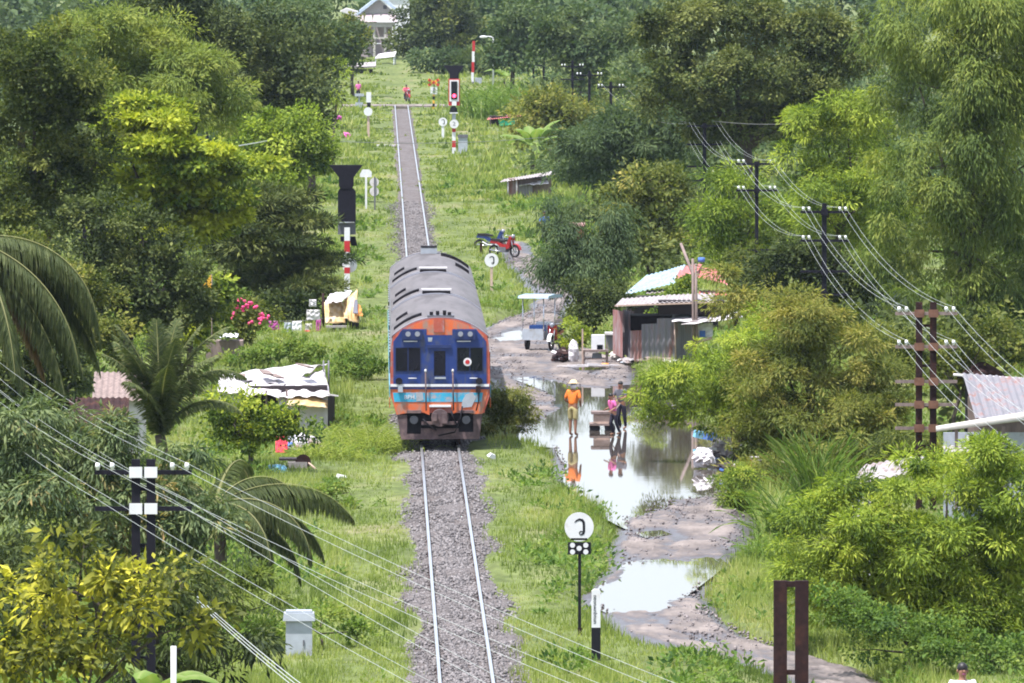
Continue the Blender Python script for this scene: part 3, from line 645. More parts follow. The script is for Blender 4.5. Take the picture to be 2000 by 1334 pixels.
left_edge = lambda y: np.interp(y, [195, 240, 290, 330, 390, 470, 600, 800, 1100], [-5.2, -6.5, -6.4, -6.6, -5.6, -4.8, -4.8, -5.2, -6])
right_edge = lambda y: np.interp(y, [195, 230, 250, 290, 340, 360, 420, 480, 600, 800, 1100], [8.2, 8.0, 9.2, 9.5, 11, 11, 7.4, 6.4, 6.6, 8.2, 12])
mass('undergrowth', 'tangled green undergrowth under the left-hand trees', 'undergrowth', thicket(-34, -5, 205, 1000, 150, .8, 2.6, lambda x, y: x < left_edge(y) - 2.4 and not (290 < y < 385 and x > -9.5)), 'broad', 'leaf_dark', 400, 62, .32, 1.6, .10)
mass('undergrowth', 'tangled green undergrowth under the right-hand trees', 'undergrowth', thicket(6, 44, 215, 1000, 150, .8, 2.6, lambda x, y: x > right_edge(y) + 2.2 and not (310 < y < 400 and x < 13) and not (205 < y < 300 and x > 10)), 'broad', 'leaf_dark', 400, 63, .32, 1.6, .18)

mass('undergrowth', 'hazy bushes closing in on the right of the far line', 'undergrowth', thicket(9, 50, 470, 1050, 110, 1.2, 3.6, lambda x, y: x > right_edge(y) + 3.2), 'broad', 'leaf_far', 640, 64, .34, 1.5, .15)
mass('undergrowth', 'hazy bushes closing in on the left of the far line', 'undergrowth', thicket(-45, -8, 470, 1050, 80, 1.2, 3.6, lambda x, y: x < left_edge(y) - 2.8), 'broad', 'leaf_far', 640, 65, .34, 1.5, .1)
def stones(name, label, x, y, z, sz, m, seed):
    r = np.random.default_rng(seed); n = len(x); T4 = np.array([(1, 1, 1), (1, -1, -1), (-1, 1, -1), (-1, -1, 1.)])
    P = np.stack([x, y, z], 1)[:, None] + (T4[None] * r.uniform(.6, 1.3, (n, 4, 1)) + r.normal(0, .25, (n, 4, 3))) * (sz * r.uniform(.5, 1.5, n))[:, None, None]
    b_ = np.arange(n)[:, None] * 4; Fc = np.concatenate([b_ + [0, 1, 2], b_ + [0, 3, 1], b_ + [0, 2, 3], b_ + [1, 3, 2]])
    return tag(link(name, leaf_mesh(name, [(P.reshape(-1, 3), Fc, np.repeat(r.random(n), 4))], m)), label, 'stones', kind='stuff')
def stonemat(name, cols):
    m, n, l, b = nodes_of(name); at = n.new('ShaderNodeAttribute'); at.attribute_name = 'tint'; q = n.new('ShaderNodeValToRGB'); q.color_ramp.elements[0].color = (*cols[0], 1); q.color_ramp.elements[1].color = (*cols[1], 1)
    l.new(at.outputs['Fac'], q.inputs[0]); l.new(q.outputs[0], b.inputs['Base Color']); b.inputs['Roughness'].default_value = .85; return m
r_ = np.random.default_rng(77); nS = 32000; yb = (200 ** -.6 + r_.random(nS) * (560 ** -.6 - 200 ** -.6)) ** (1 / -.6); xb = r_.normal(0, .75, nS); xb = np.where(np.abs(xb) > 1.5, r_.uniform(-1.2, 1.2, nS), xb); kp = np.abs(np.abs(xb) - .532) > .06; xb, yb = xb[kp], yb[kp]
stones('ballast_stones', 'loose grey ballast stones along the track', xb, yb, np.interp(np.abs(xb), [0, .4, .62, 1.1, 1.5], [.10, .09, .08, .05, -.03]) + .01, .026, stonemat('loose_stone', [(.075, .068, .071), (.225, .206, .212)]), 5)
nR = 15000; yb = r_.uniform(215, 470, nR); xb = np.interp(yb, RY, RL) + (np.interp(yb, RY, RRt) - np.interp(yb, RY, RL)) * r_.random(nR); kp = (pud_in(xb, yb) < -.03) & (nzA(xb * .6, yb * .2) + .5 * r_.normal(size=nR) > .2); xb, yb = xb[kp], yb[kp]
stones('road_stones', 'pebbles and mud clods on the dirt road', xb, yb, .008 * r_.normal(size=len(xb)), .022, stonemat('road_pebble', [(.10, .085, .088), (.26, .225, .228)]), 6)

# palms
def frond_mesh(length, droop, spread, seed, n=84, leaf_l=.62, hang=.5, m='leaf_palm'):
    r = np.random.default_rng(seed); t = np.linspace(.06, 1, n)
    ang = spread - droop * t ** 1.4          # elevation along the rachis
    x = np.cumsum(np.cos(ang)) * length / n; z = np.cumsum(np.sin(ang)) * length / n
    P = np.stack([x, np.zeros(n), z], 1); A = unit(np.stack([np.cos(ang), np.zeros(n), np.sin(ang)], 1)); U = np.stack([-np.sin(ang), np.zeros(n), np.cos(ang)], 1)
    parts = []
    for sd in (-1, 1):
        for rep in range(2):
            Sd = np.array([0, sd, 0.]); L = leaf_l * np.sin(np.pi * np.clip(t * .86 + .12, 0, 1)) ** .6 * r.uniform(.8, 1.15, n)
            ax = unit(A * .75 + Sd * .8 + U * .15 + np.array([0, 0, -hang]) + r.normal(size=(n, 3)) * .10)
            C = P + A * (rep * length / n / 2)
            # two joined segments, the outer hanging
            a1 = leaves(C, ax, unit(U + Sd * .3), L * .6, np.full(n, .019), np.clip(.35 + r.normal(0, .14, n), 0, 1), .1)
            C2 = C + ax * (L * .45)[:, None]; ax2 = unit(ax + np.array([0, 0, -hang * 1.4]))
            a2 = leaves(C2, ax2, unit(U + Sd * .3), L * .6, np.full(n, .015), np.clip(.45 + r.normal(0, .16, n), 0, 1), .1)
            parts += [a1, a2]
    w = .03 * (1 - t) + .008
    for sd in (-1, 1):
        v = np.stack([P + np.array([0, sd, 0]) * w[:, None], P + U * .012], 1).reshape(-1, 3); i = np.arange(n - 1) * 2
        f = np.concatenate([np.stack([i, i + 2, i + 3], 1), np.stack([i, i + 3, i + 1], 1)])
        parts.append((v, f, np.full(len(v), .8)))
    return leaf_mesh('frond', parts, M[m])
def palm(label, crown_pt, fronds, seed, trunk_r=.13, group='coconut palms on the left bank', lf=.20):
    base = np.array([crown_pt[0], crown_pt[1], .03]); h = crown_pt[2] - .03
    t = thing('coconut_palm', base, label, 'palm', group)
    pts = [(.12 * math.sin(q * 3), 0.05 * math.sin(q * 2), h * q - (.1 if q == 0 else 0)) for q in np.linspace(0, 1, 9)]; pts[-1] = (0, 0, h)
    MB().tube(pts, [trunk_r * (1.25 - .35 * q) for q in np.linspace(0, 1, 9)], 10).build('trunk', M['bark'], t)
    for i, (az, ln, spread, droop, hang) in enumerate(fronds):
        o = link('frond', frond_mesh(ln, droop, spread, seed * 20 + i, hang=hang, m=('leaf_brown' if hang > 1.4 else 'leaf_palm'), leaf_l=lf * ln), t)
        o.location = (0, 0, h); o.rotation_euler = (0, 0, math.radians(az))
    return t
# az 0 = towards the right of the picture, 90 = away, -90 = towards the camera
palm('tall coconut palm with hanging fronds at the left edge', W(-62, 465, 241),
     [(0, 4.2, -.15, 1.25, 1.2), (-35, 4.6, -.2, 1.2, 1.2), (25, 4.0, .1, 1.5, 1.2), (-65, 4.4, -.4, 1.0, 1.2), (-15, 4.4, -.45, .9, 1.2), (15, 4.2, -.55, .8, 1.2), (75, 3.4, .6, 2.0, .8), (120, 3.4, .6, 2.0, .8), (170, 3.4, .7, 2.2, .8), (-130, 3.4, .2, 1.8, .9), (-50, 4.0, -.75, .6, 1.6), (8, 3.8, -.85, .5, 1.6), (-28, 4.6, -.6, .8, 1.2), (2, 4.6, -.35, 1.0, 1.2), (-60, 4.4, -.55, .8, 1.2), (30, 4.2, -.25, 1.2, 1.2), (-8, 4.4, .0, 1.5, 1.2), (-22, 4.4, .2, 1.7, 1.2), (12, 4.4, -.7, .7, 1.2), (45, 3.8, -.1, 1.4, 1.2)], 1, .16, lf=.19)
palm('young coconut palm with upright fronds beside the white tarpaulin shack', W(312, 850, 255),
     [(100, 2.9, 1.55, .35, .1), (12, 3.3, 1.45, 1.0, .3), (168, 3.0, 1.5, .7, .3), (-30, 2.8, 1.4, 1.2, .4), (60, 3.0, 1.5, .5, .2), (195, 2.6, 1.4, 1.0, .4), (-80, 2.4, 1.35, 1.0, .4), (30, 3.3, 1.35, 1.9, .5), (140, 2.8, 1.4, .9, .3), (-120, 2.4, 1.25, 1.3, .5), (-5, 2.5, 1.1, 1.9, .6), (2, 3.0, 1.52, .7, .3), (180, 2.8, 1.5, .8, .3), (-60, 2.6, 1.5, .6, .3), (-140, 2.6, 1.45, .8, .3)], 2, .15, lf=.17)
palm('coconut palm with low arching fronds above the grass bank', W(420, 985, 226),
     [(5, 3.4, .55, 1.5, 1.3), (-25, 3.1, .35, 1.9, 1.4), (20, 2.6, .95, 2.4, 1.2), (-50, 2.8, .2, 1.9, 1.3), (70, 2.6, 1.0, 1.6, .8), (150, 2.6, .9, 1.9, .9), (-110, 2.4, .6, 2.0, 1.0), (200, 2.4, .8, 1.9, .9), (-12, 2.8, -.1, 1.4, 1.3), (-38, 2.6, -.3, 1.2, 1.3), (10, 3.0, .2, 1.5, 1.3), (-3, 2.6, .4, 2.1, 1.3)], 3, .14, lf=.22)
tree('coconut_palm_sapling', 'fern-like green sapling on the bank below the arching fronds', 'shrub', [(470, 1140, 60, 40), (530, 1180, 40, 36), (440, 1200, 60, 30)], 222, 'feather', 'leaf_fine', 55, 480, .03, lscale=.8)
# broad-leaved banana plants
def banana_leaf(length, width, spread, droop, seed):
    r = np.random.default_rng(seed); n = 14; t = np.linspace(0, 1, n); ang = spread - droop * t ** 1.3
    x = np.cumsum(np.cos(ang)) * length / n; z = np.cumsum(np.sin(ang)) * length / n
    w = width * np.sin(np.pi * np.clip(t * .93 + .05, 0, 1)) ** .55 * np.where(t < .16, .12, 1)
    V = []; Fc = []; T = []
    for i in range(n):
        j = r.uniform(.8, 1.05, 2)
        V += [(x[i], -w[i] * j[0], z[i] - .35 * w[i]), (x[i], 0, z[i]), (x[i], w[i] * j[1], z[i] - .35 * w[i])]; T += [.45 + r.normal(0, .12), .8, .45 + r.normal(0, .12)]
    for i in range(n - 1):
        b = i * 3
        for q in (0, 1): Fc += [(b + q, b + q + 3, b + q + 4), (b + q, b + q + 4, b + q + 1)]
    return leaf_mesh('leaf', [(np.array(V), np.array(Fc), np.array(T))], M['leaf_cane'])
def banana(label, base, h, n, seed, ll=1.5, azs=None):
    t = thing('banana_plant', base, label, 'banana plant', 'banana plants'); r = np.random.default_rng(seed)
    MB().tube([(0, 0, -.1), (0, 0, h * .5), (0, 0, h)], [.14, .11, .07], 8).build('stem', M['leaf_cane'] if False else M['bark'], t)
    for i in range(n):
        o = link('leaf', banana_leaf(ll * r.uniform(.8, 1.15), .14 * ll, r.uniform(.7, 1.35), r.uniform(1.0, 2.0), seed * 9 + i), t)
        o.location = (0, 0, h * .92); o.rotation_euler = (0, 0, (azs[i] if azs else i * 2.4 + r.uniform(-.3, .3)))
    return t
banana('banana plant at the left of the grey acacia', G(1040, 338), 1.5, 12, 1, 2.8)
banana('smaller banana plant in front of the olive mound', G(1075, 325), 1.2, 10, 2, 2.4)
banana('hazy banana plant beside the far crossing barrier', G(985, 180), 1.2, 10, 3, 2.6)
banana('banana plant at the bottom left beneath the yellow-green tree', (*W(300, 1300, 188)[:2], 0), 1.0, 6, 4, 1.6, [-.3, -.9, 1.2, 2.6, .4, -1.8])
# reeds and cane
def blades(base_fn, n, L0, L1, w, seed, lean=.35, arch=.9, m='leaf_cane'):
    r = np.random.default_rng(seed); parts = []; P = base_fn(r, n); az = r.uniform(0, 6.28, n); ln = r.uniform(L0, L1, n); le = np.abs(r.normal(0, lean, n)); tt = np.clip(r.normal(.45, .2, n), 0, 1)
    C = P.copy(); el = math.pi / 2 - le
    for k in range(4):
        A = np.stack([np.cos(az) * np.cos(el), np.sin(az) * np.cos(el), np.sin(el)], 1)
        N = np.stack([-np.cos(az) * np.sin(el), -np.sin(az) * np.sin(el), np.cos(el)], 1) + r.normal(size=(n, 3)) * .2
        parts.append(leaves(C, A, unit(N), ln / 4 * 1.25, np.full(n, w * (1, 1.1, .9, .6)[k]), tt, .2))
        C = C + A * (ln / 4)[:, None]; el = el - arch * r.uniform(.1, .6, n)
    return leaf_mesh('blades', parts, M[m])
def disc_base(rad): return lambda r, n: np.stack([r.normal(0, rad * .5, n), r.normal(0, rad * .5, n), np.zeros(n)], 1)
def clump(name, label, base, rad, n, L0, L1, w, seed, **kw):
    t = thing(name, base, label, 'grass clump', 'clumps of tall grass and cane'); link('blades', blades(disc_base(rad), n, L0, L1, w, seed, **kw), t)['kind'] = 'stuff'; return t
clump('giant_grass', 'tall upright giant grass in front of the feathery tree', G(1595, 1012), .55, 170, 1.5, 2.5, .020, 71, lean=.22, arch=.5)
clump('giant_grass', 'shorter arching giant grass left of the tall clump', G(1522, 1060), .5, 120, 1.1, 1.9, .018, 72, lean=.35, arch=.9)
clump('giant_grass', 'arching grass hanging over the road edge', G(1488, 1105), .45, 100, .7, 1.3, .016, 73, lean=.5, arch=1.2)
for i, (px, py, lab) in enumerate([(925, 205, 'leftmost clump of grey-green cane beyond the green stall'), (955, 212, 'second clump of grey-green cane beyond the green stall'), (990, 205, 'third clump of grey-green cane beyond the green stall'), (1025, 212, 'rightmost clump of grey-green cane beyond the green stall')]):
    clump('cane', lab, G(px, py + 24), 2.2, 160, 2.0, 3.4, .06, 80 + i, lean=.3, arch=.8)
for i, (px, py, lab) in enumerate([(690, 872, 'pale soft grass mound left of the train'), (640, 905, 'pale grass mound by the white rubbish heap'), (735, 885, 'pale grass tuft touching the ballast beside the train')]):
    clump('soft_grass', lab, G(px, py), 1.0, 520, .5, .95, .014, 90 + i, lean=.5, arch=1.2, m='grass')

# grass and weeds over the ground: uncountable
def scatter(n, seed, y0, y1, pw, keep):
    r = np.random.default_rng(seed); X_ = []; Y_ = []; tot = 0
    while tot < n:
        q = r.random(n); y = (y0 ** (1 - pw) + q * (y1 ** (1 - pw) - y0 ** (1 - pw))) ** (1 / (1 - pw))
        hw = y * 1000 / F_PX * 1.18; x = CAM[0] + (256 / F_PX) * y + r.uniform(-1, 1, n) * hw
        x = np.clip(x, -26, 34); k = keep(x, y, r); X_.append(x[k]); Y_.append(y[k]); tot += k.sum()
    return np.concatenate(X_)[:n], np.concatenate(Y_)[:n]
def grass_keep(x, y, r):
    bal = 1.16 + .22 * nzA(np.sign(x) * 3, y * .4) + .16 * r.normal(size=x.shape)
    bal = np.where(y > 330, bal * np.interp(y, [330, 400, 520], [.92, .74, .60]), bal)
    ok = (np.abs(x) > bal) & (road_in(x, y) < -.05 + .12 * r.normal(size=x.shape)) & ~((np.abs(x) < 1.5) & (y < 420) & (y > 290))
    ok &= ~((np.abs(y - cyd) < 5) & (np.abs(x) < 17))
    return ok
def grass(n, seed, blades_n, h0, h1, w0, y0, y1, pw, name, label, m, tb=0.0, keep=grass_keep, wide=.10):
    r = np.random.default_rng(seed); x, y = scatter(n, seed, y0, y1, pw, keep)
    z = gz(x, y) - .02; N_ = n * blades_n; i = np.repeat(np.arange(n), blades_n)
    patch = .5 + .5 * np.tanh(nzE(x, y * .35) * .9); patch2 = nzA(x * .5, y * .2)
    hh = (h0 + (h1 - h0) * patch) * r.uniform(.6, 1.25, n) * np.where(np.abs(x) < 2.6, .55, 1.0)
    far = np.maximum(1, y / 300)
    az = r.uniform(0, 6.28, N_); le = np.abs(r.normal(0, .45, N_)); el = math.pi / 2 - le
    A = np.stack([np.cos(az) * np.cos(el), np.sin(az) * np.cos(el), np.sin(el)], 1)
    Nn = unit(np.stack([-np.cos(az) * np.sin(el), -np.sin(az) * np.sin(el), np.cos(el)], 1) + r.normal(size=(N_, 3)) * .5)
    C = np.stack([x[i], y[i], z[i]], 1) + np.stack([r.normal(0, wide, N_), r.normal(0, wide * 1.5, N_), np.zeros(N_)], 1)
    L = hh[i] * r.uniform(.6, 1.2, N_); Wd = w0 * far[i] * r.uniform(.7, 1.3, N_)
    tint = np.clip(.44 + tb + .26 * patch2[i] + r.normal(0, .15, N_), 0, 1)
    side = unit(np.cross(A, Nn)); tip = C + A * L[:, None]
    V = np.stack([C - side * Wd[:, None], C + side * Wd[:, None], tip], 1).reshape(-1, 3)
    Fc = np.arange(N_ * 3).reshape(-1, 3)
    return tag(link(name, leaf_mesh(name, [(V, Fc, np.repeat(tint, 3))], M[m])), label, 'grass', kind='stuff')
grass(76000, 101, 6, .10, .46, .015, 192, 640, 1.6, 'grass', 'yellow-green grass covering both banks of the railway line', 'grass')
grass(20000, 102, 6, .25, .55, .045, 560, 1150, 1.6, 'grass', 'hazy green grass at the far end of the railway line', 'grass', -.02, wide=.3)
def weed_keep(x, y, r):
    return grass_keep(x, y, r) & (np.abs(x) > 1.7) & (nzE(x * .8 + 5, y * .3) + .6 * nzA(x * .6, y * .25) > .35)
x, y = scatter(4200, 103, 195, 620, 1.5, weed_keep)
r_ = np.random.default_rng(9); nW = len(x); kk = 16; i = np.repeat(np.arange(nW), kk)
hw = r_.uniform(.12, .48, nW) * np.where(np.abs(x) < 2.8, .55, 1)
od = unit(r_.normal(size=(nW * kk, 3))); od[:, 2] = np.abs(od[:, 2])
C = np.stack([x[i], y[i], gz(x, y)[i]], 1) + od * np.stack([hw[i] * 1.2, hw[i] * 1.2, hw[i]], 1) * r_.random((nW * kk, 1)) ** .5
A = unit(od + r_.normal(size=od.shape) * .4); N = unit(np.array([0, 0, 1.]) + r_.normal(size=od.shape) * .5)
far = np.maximum(1, y / 300)[i]
wm = leaf_mesh('weeds', [leaves(C, A, N, .16 * far * r_.uniform(.6, 1.4, len(C)), .038 * far * r_.uniform(.6, 1.4, len(C)), np.clip(.42 + .25 * r_.normal(size=nW)[i] * .6 + r_.normal(0, .1, len(C)), 0, 1))], M['weed'])
tag(link('weeds', wm), 'leafy green weeds scattered through the grass', 'weeds', kind='stuff')
#@@OBJECTS@@
# ------------------------------------------------------------------ the train
TD = 294.6; TS = S(TD); TX0 = 858.5
def T(px, py): return ((px - TX0) / TS, CAM[2] - RAILZ - (py - VPY) / TS)
def T8(u, v): return T(740 + u / 5.558, 640 + v / 5.558)
def rz_(x): return 3.20 + .55 * (1 - (min(abs(x), 1.40) / 1.40) ** 2.3)
def arch(x0, x1, n=18): return [(x0 + (x1 - x0) * k / n, rz_(x0 + (x1 - x0) * k / n)) for k in range(n + 1)]
def arch_strip(mb, x0, x1, y0, y1, lift, th, n=10):
    a = arch(x0, x1, n); return mb.prism([(x, z + lift) for x, z in a] + [(x, z + lift + th) for x, z in reversed(a)], y0, y1)
CARL = 19.0
def railcar(y0, label, cab):
    t = thing('railcar', (0, y0, RAILZ), label, 'railcar', 'coupled railcars of the train')
    side = [(-1.27, 1.02), (1.27, 1.02), (1.43, 1.5), (1.44, 1.9), (1.42, 2.9), (1.37, 3.2), (-1.37, 3.2), (-1.42, 2.9), (-1.44, 1.9), (-1.43, 1.5)]
    MB().prism(side, .12, CARL - .1).build('body', M['t_side'], t)
    MB().prism([(-1.40, 3.16), (1.40, 3.16)] + list(reversed(arch(-1.40, 1.40, 22))), .05, CARL).build('roof', M['t_roof'], t)
    for sx in (-1, 1):
        MB().box((sx * 1.455, CARL / 2, 1.62), (.02, CARL - .6, .34)).build('side_stripe', M['t_cyan'], t)
        MB().box((sx * 1.452, CARL / 2, 1.28), (.02, CARL - .6, .26)).build('side_stripe', M['t_orange'], t)
        for k in range(8): MB().box((sx * 1.445, 2 + k * 2.1, 2.4), (.03, 1.2, .62)).build('window', M['glass'], t)
    MB().box((0, CARL / 2, .75), (2.3, CARL - 5, .5)).build('underframe', M['t_black'], t)
    for k, yb in enumerate((2.6, CARL - 2.6)):
        bg = MB().box((0, yb, .48), (1.9, 2.6, .28)).build('bogie', M['t_black'], t)
        for yy in (-.95, .95):
            for sx in (-1, 1):
                w = MB(); c = (sx * .54, yb + yy, .36); w.tube([(c[0] - .06, c[1], c[2]), (c[0] + .06, c[1], c[2])], .36, 18); w.build('wheel', M['rust'], bg)
    # roof furniture
    for (xa, xb, yv) in ((-1.33, -.52, 3.1), (-1.26, -.92, 8.2)):
        arch_strip(MB(), xa, xb, yv, yv + .5, .0, .075).build('roof_vent', M['t_black'], t)
    for yv in (.02, CARL - .30): arch_strip(MB(), -1.38, 1.38, yv, yv + .28, .0, .028, 20).build('roof_lip', M['t_side'], t)
    return t
tr1 = railcar(TD, 'leading railcar with blue and orange cab front coming down the line', True)
tr2 = railcar(TD + CARL + .7, 'middle railcar of the train seen only by its grey roof', False)
tr3 = railcar(TD + 2 * (CARL + .7), 'rearmost railcar of the train with dark roof vents on its right', False)
for yv, xa, xb in ((16.2, .35, 1.30), (10.0, .80, 1.26)): arch_strip(MB(), xa, xb, yv, yv + .5, .0, .10).build('roof_vent', M['t_black'], tr3)
for t in (tr2, tr3):
    g = MB().box((0, .25, 3.74), (.86, .5, .16)).build('gangway_hood', M['t_black'], t)
    MB().box((0, .3, 3.85), (.92, .5, .05)).build('hood_lid', M['white_dirty'], g)
    MB().box((0, -.35, 2.2), (1.3, .6, 2.2)).build('gangway_bellows', M['t_black'], t)
b3 = MB().box((-.05, 18.3, 3.83), (.56, .7, .20)).build('roof_box', M['grey'], tr3); MB().box((-.05, 18.3, 3.98), (.56, .7, .05)).build('box_lid', M['t_black'], b3)
# cab front of the leading car
def panel(name, pts, y0, y1, m, parent=None, conv=T8):
    return MB().prism([conv(*p) for p in pts], y0, y1).build(name, M[m], parent or tr1)
fo = [(-1.27, 1.02), (1.27, 1.02), (1.42, 1.5), (1.44, 1.9), (1.42, 2.9), (1.36, 3.2)] + list(reversed(arch(-1.36, 1.36, 20)))[:-1] + [(-1.36, 3.2), (-1.42, 2.9), (-1.44, 1.9), (-1.42, 1.5)]
MB().prism([(x, z - .01) for x, z in fo], -.05, .14).build('cab_front', M['t_red'], tr1)
arch_in = [(x * .955, z - .045) for x, z in reversed(arch(-1.33, 1.33, 20))]
ot = [T8(1105, 30), T8(790, 12), T8(790, 78), T8(512, 78), T8(512, 12), T8(190, 30)]
MB().prism(arch_in + [(-1.20, 3.06), T8(512, 12), T8(512, 78), T8(790, 78), T8(790, 12), (1.20, 3.06)], -.066, -.04).build('orange_forehead', M['t_orange'], tr1)
panel('destination_box', [(590, -105), (705, -105), (705, 50), (590, 50)], -.085, -.05, 't_red')
panel('blue_front', [(150, 610), (150, 150), (250, 14), (512, 14), (512, 80), (790, 80), (790, 14), (1050, 14), (1160, 150), (1165, 610)], -.078, -.04, 't_blue')
panel('orange_front', [(130, 668), (1190, 668), (1150, 800), (1120, 935), (1010, 938), (870, 900), (800, 935), (780, 860), (545, 860), (545, 950), (440, 905), (185, 945), (150, 800)], -.062, -.03, 't_orange')
panel('white_stripe', [(120, 612), (1192, 612), (1190, 640), (120, 640)], -.088, -.04, 'white')
panel('dark_stripe', [(115, 646), (1195, 646), (1195, 666), (115, 666)], -.084, -.04, 't_bluedark')
panel('cyan_band', [(145, 705), (1125, 705), (1110, 805), (160, 805)], -.074, -.04, 't_cyan')
for u0, u1, lamps in ((243, 462, (310, 412)), (822, 1042, (880, 985))):
    hb = panel('headlight_box', [(u0, 22), (u1, 22), (u1, 126), (u0, 126)], -.17, -.05, 't_bluedark')
    for lu in lamps:
        c = T8(lu, 66); MB().disc(c, .075, -.19, -.165, 16).build('headlight', M['lamp_glass'], hb)
    a, c = T8(u0 + 20, 146), T8(u1 - 50, 146); MB().tube([(a[0], -.12, a[1]), (c[0], -.12, c[1])], .016, 6).build('grab_rail', M['white'], tr1)
for u0, u1 in ((178, 442), (845, 1118)):
    wf = panel('window_frame', [(u0 - 10, 208), (u1 + 10, 208), (u1 + 10, 476), (u0 - 10, 476)], -.092, -.05, 't_bluedark')
    mid = (u0 + u1) / 2
    for a, c in ((u0, mid - 6), (mid + 6, u1)): panel('window_pane', [(a, 218), (c, 218), (c, 466), (a, 466)], -.102, -.07, 'glass', wf)
    a, c = T8(u0 + 135, 548), T8(u0 + 225, 548); MB().tube([(a[0], -.11, a[1]), (c[0], -.11, c[1])], .014, 6).build('grab_rail', M['white'], tr1)
    c = T8(u0 + 220, 482); MB().tube([(c[0] - .08, -.12, c[1]), (c[0] + .06, -.12, c[1] + .25)], .008, 5).build('wiper', M['t_black'], tr1)
c = T8(956, 371); bd = MB().disc(c, .118, -.125, -.100, 20).build('tail_disc', M['white'], tr1); MB().disc(c, .066, -.132, -.12, 16).build('disc_centre', M['red'], bd)
dr = panel('gangway_door', [(545, 230), (745, 230), (745, 606), (545, 606)], -.090, -.05, 't_blue')
panel('door_window', [(592, 250), (715, 250), (715, 520), (592, 520)], -.104, -.08, 'glass', dr)
panel('door_sill', [(540, 838), (776, 838), (776, 860), (540, 860)], -.16, -.05, 'white', dr)
panel('door_header', [(518, 185), (776, 185), (776, 222), (518, 222)], -.13, -.05, 't_bluedark', dr)
panel('door_bracket', [(600, 535), (720, 535), (720, 555), (600, 555)], -.12, -.05, 'grey', dr)
for u in (500, 796):
    a, c = T8(u, 480), T8(u + 8, 900); MB().tube([(a[0], -.16, a[1]), (c[0], -.16, c[1])], .022, 8).build('hand_rail', M['t_under'], tr1)
    k = T8(u, 466); MB().sphere((k[0], -.16, k[1]), (.035, .035, .05), 8, 6).build('rail_knob', M['white'], tr1)
for u in (212, 1082):
    c = T8(u, 578); MB().disc(c, .10, -.15, -.05, 16).build('tail_lamp', M['t_black'], tr1)
    c = T8(u + 15 if u < 500 else u - 10, 665); MB().box((c[0], -.12, c[1]), (.14, .12, .18)).build('jumper_socket', M['grey'] if u < 500 else M['rust'], tr1)
hz = [T8(1080, 700), T8(1075, 800), T8(1050, 900)]; MB().tube([(x, -.13, z) for x, z in hz], .022, 6).build('hose', M['t_black'], tr1)
panel('patch', [(940, 720), (1010, 700), (1050, 760), (1000, 860), (890, 870), (900, 790)], -.082, -.05, 'grey')
panel('patch', [(395, 700), (470, 700), (480, 790), (400, 800)], -.080, -.05, 'grey')
panel('patch', [(525, 105), (575, 105), (570, 150), (530, 150)], -.082, -.05, 'grey')
def text(name, body, size, loc, m, parent=None, rot=(math.pi / 2, 0, 0), ext=.002, align='CENTER'):
    cu = bpy.data.curves.new(name, 'FONT'); cu.body = body; cu.size = size; cu.extrude = ext; cu.align_x = align; cu.align_y = 'CENTER'; cu.resolution_u = 2
    tmp = bpy.data.objects.new('tmp_text', cu); COL.objects.link(tmp); dg = bpy.context.evaluated_depsgraph_get(); me = bpy.data.meshes.new_from_object(tmp.evaluated_get(dg))
    bpy.data.objects.remove(tmp); me.materials.clear(); me.materials.append(M[m]); o = link(name, me); o.location = loc; o.rotation_euler = rot
    if parent: o.parent = parent
    return o
c = T8(332, 756); text('lettering', 'BPH.', .17, (c[0], -.082, c[1]), 'white', tr1)
# buffer beam, coupler and plough
panel('skirt', [(190, 948), (300, 948), (300, 1155), (450, 1155), (450, 1095), (860, 1095), (860, 1135), (1020, 1135), (1020, 940), (1118, 935), (1085, 1210), (235, 1215)], -.03, .05, 't_under')
panel('draft_pocket', [(300, 905), (1025, 890), (1020, 1140), (300, 1155)], .06, .12, 't_black')
for u0, u1 in ((302, 446), (868, 1016)):
    panel('buffer_shelf', [(u0 - 6, 895), (u1 + 4, 895), (u1 + 4, 925), (u0 - 6, 925)], -.22, .02, 't_under')
    c = T8((u0 + u1) / 2, 1000); MB().disc(c, .12, -.14, .06, 14).build('air_pipe', M['grey_dark'], tr1)
cp = MB(); c = T8(655, 975); cp.disc(c, .25, -.42, .06, 18); cp.box((c[0] + .13, -.45, c[1]), (.16, .22, .30)); cp.box((c[0] - .15, -.45, c[1] + .03), (.12, .2, .22)); cp.build('coupler', M['t_under'], tr1)
panel('coupler_beam', [(455, 1020), (860, 1020), (860, 1052), (455, 1052)], -.20, .04, 't_under')
for pts in ([(780, 900), (800, 980), (850, 1060), (820, 1130), (640, 1170)], [(470, 990), (540, 1060), (620, 1110)], [(900, 850), (880, 960), (840, 1080)]):
    MB().tube([(T8(*p)[0], -.24, T8(*p)[1]) for p in pts], .026, 6).build('brake_hose', M['t_black'], tr1)
hn = MB()
for u, h in ((-.22, .13), (-.04, .16), (.16, .18), (.30, .12)): hn.tube([(u - .03, .45, 3.74), (u - .03, .45, 3.76 + h)], .045, 8); hn.box((u - .03, .3, 3.76 + h * .8), (.10, .34, .09))
hn.build('roof_horns', M['t_black'], tr1)
MB().box((.02, .5, 3.79), (.78, .9, .05)).build('horn_base', M['grey_dark'], tr1)

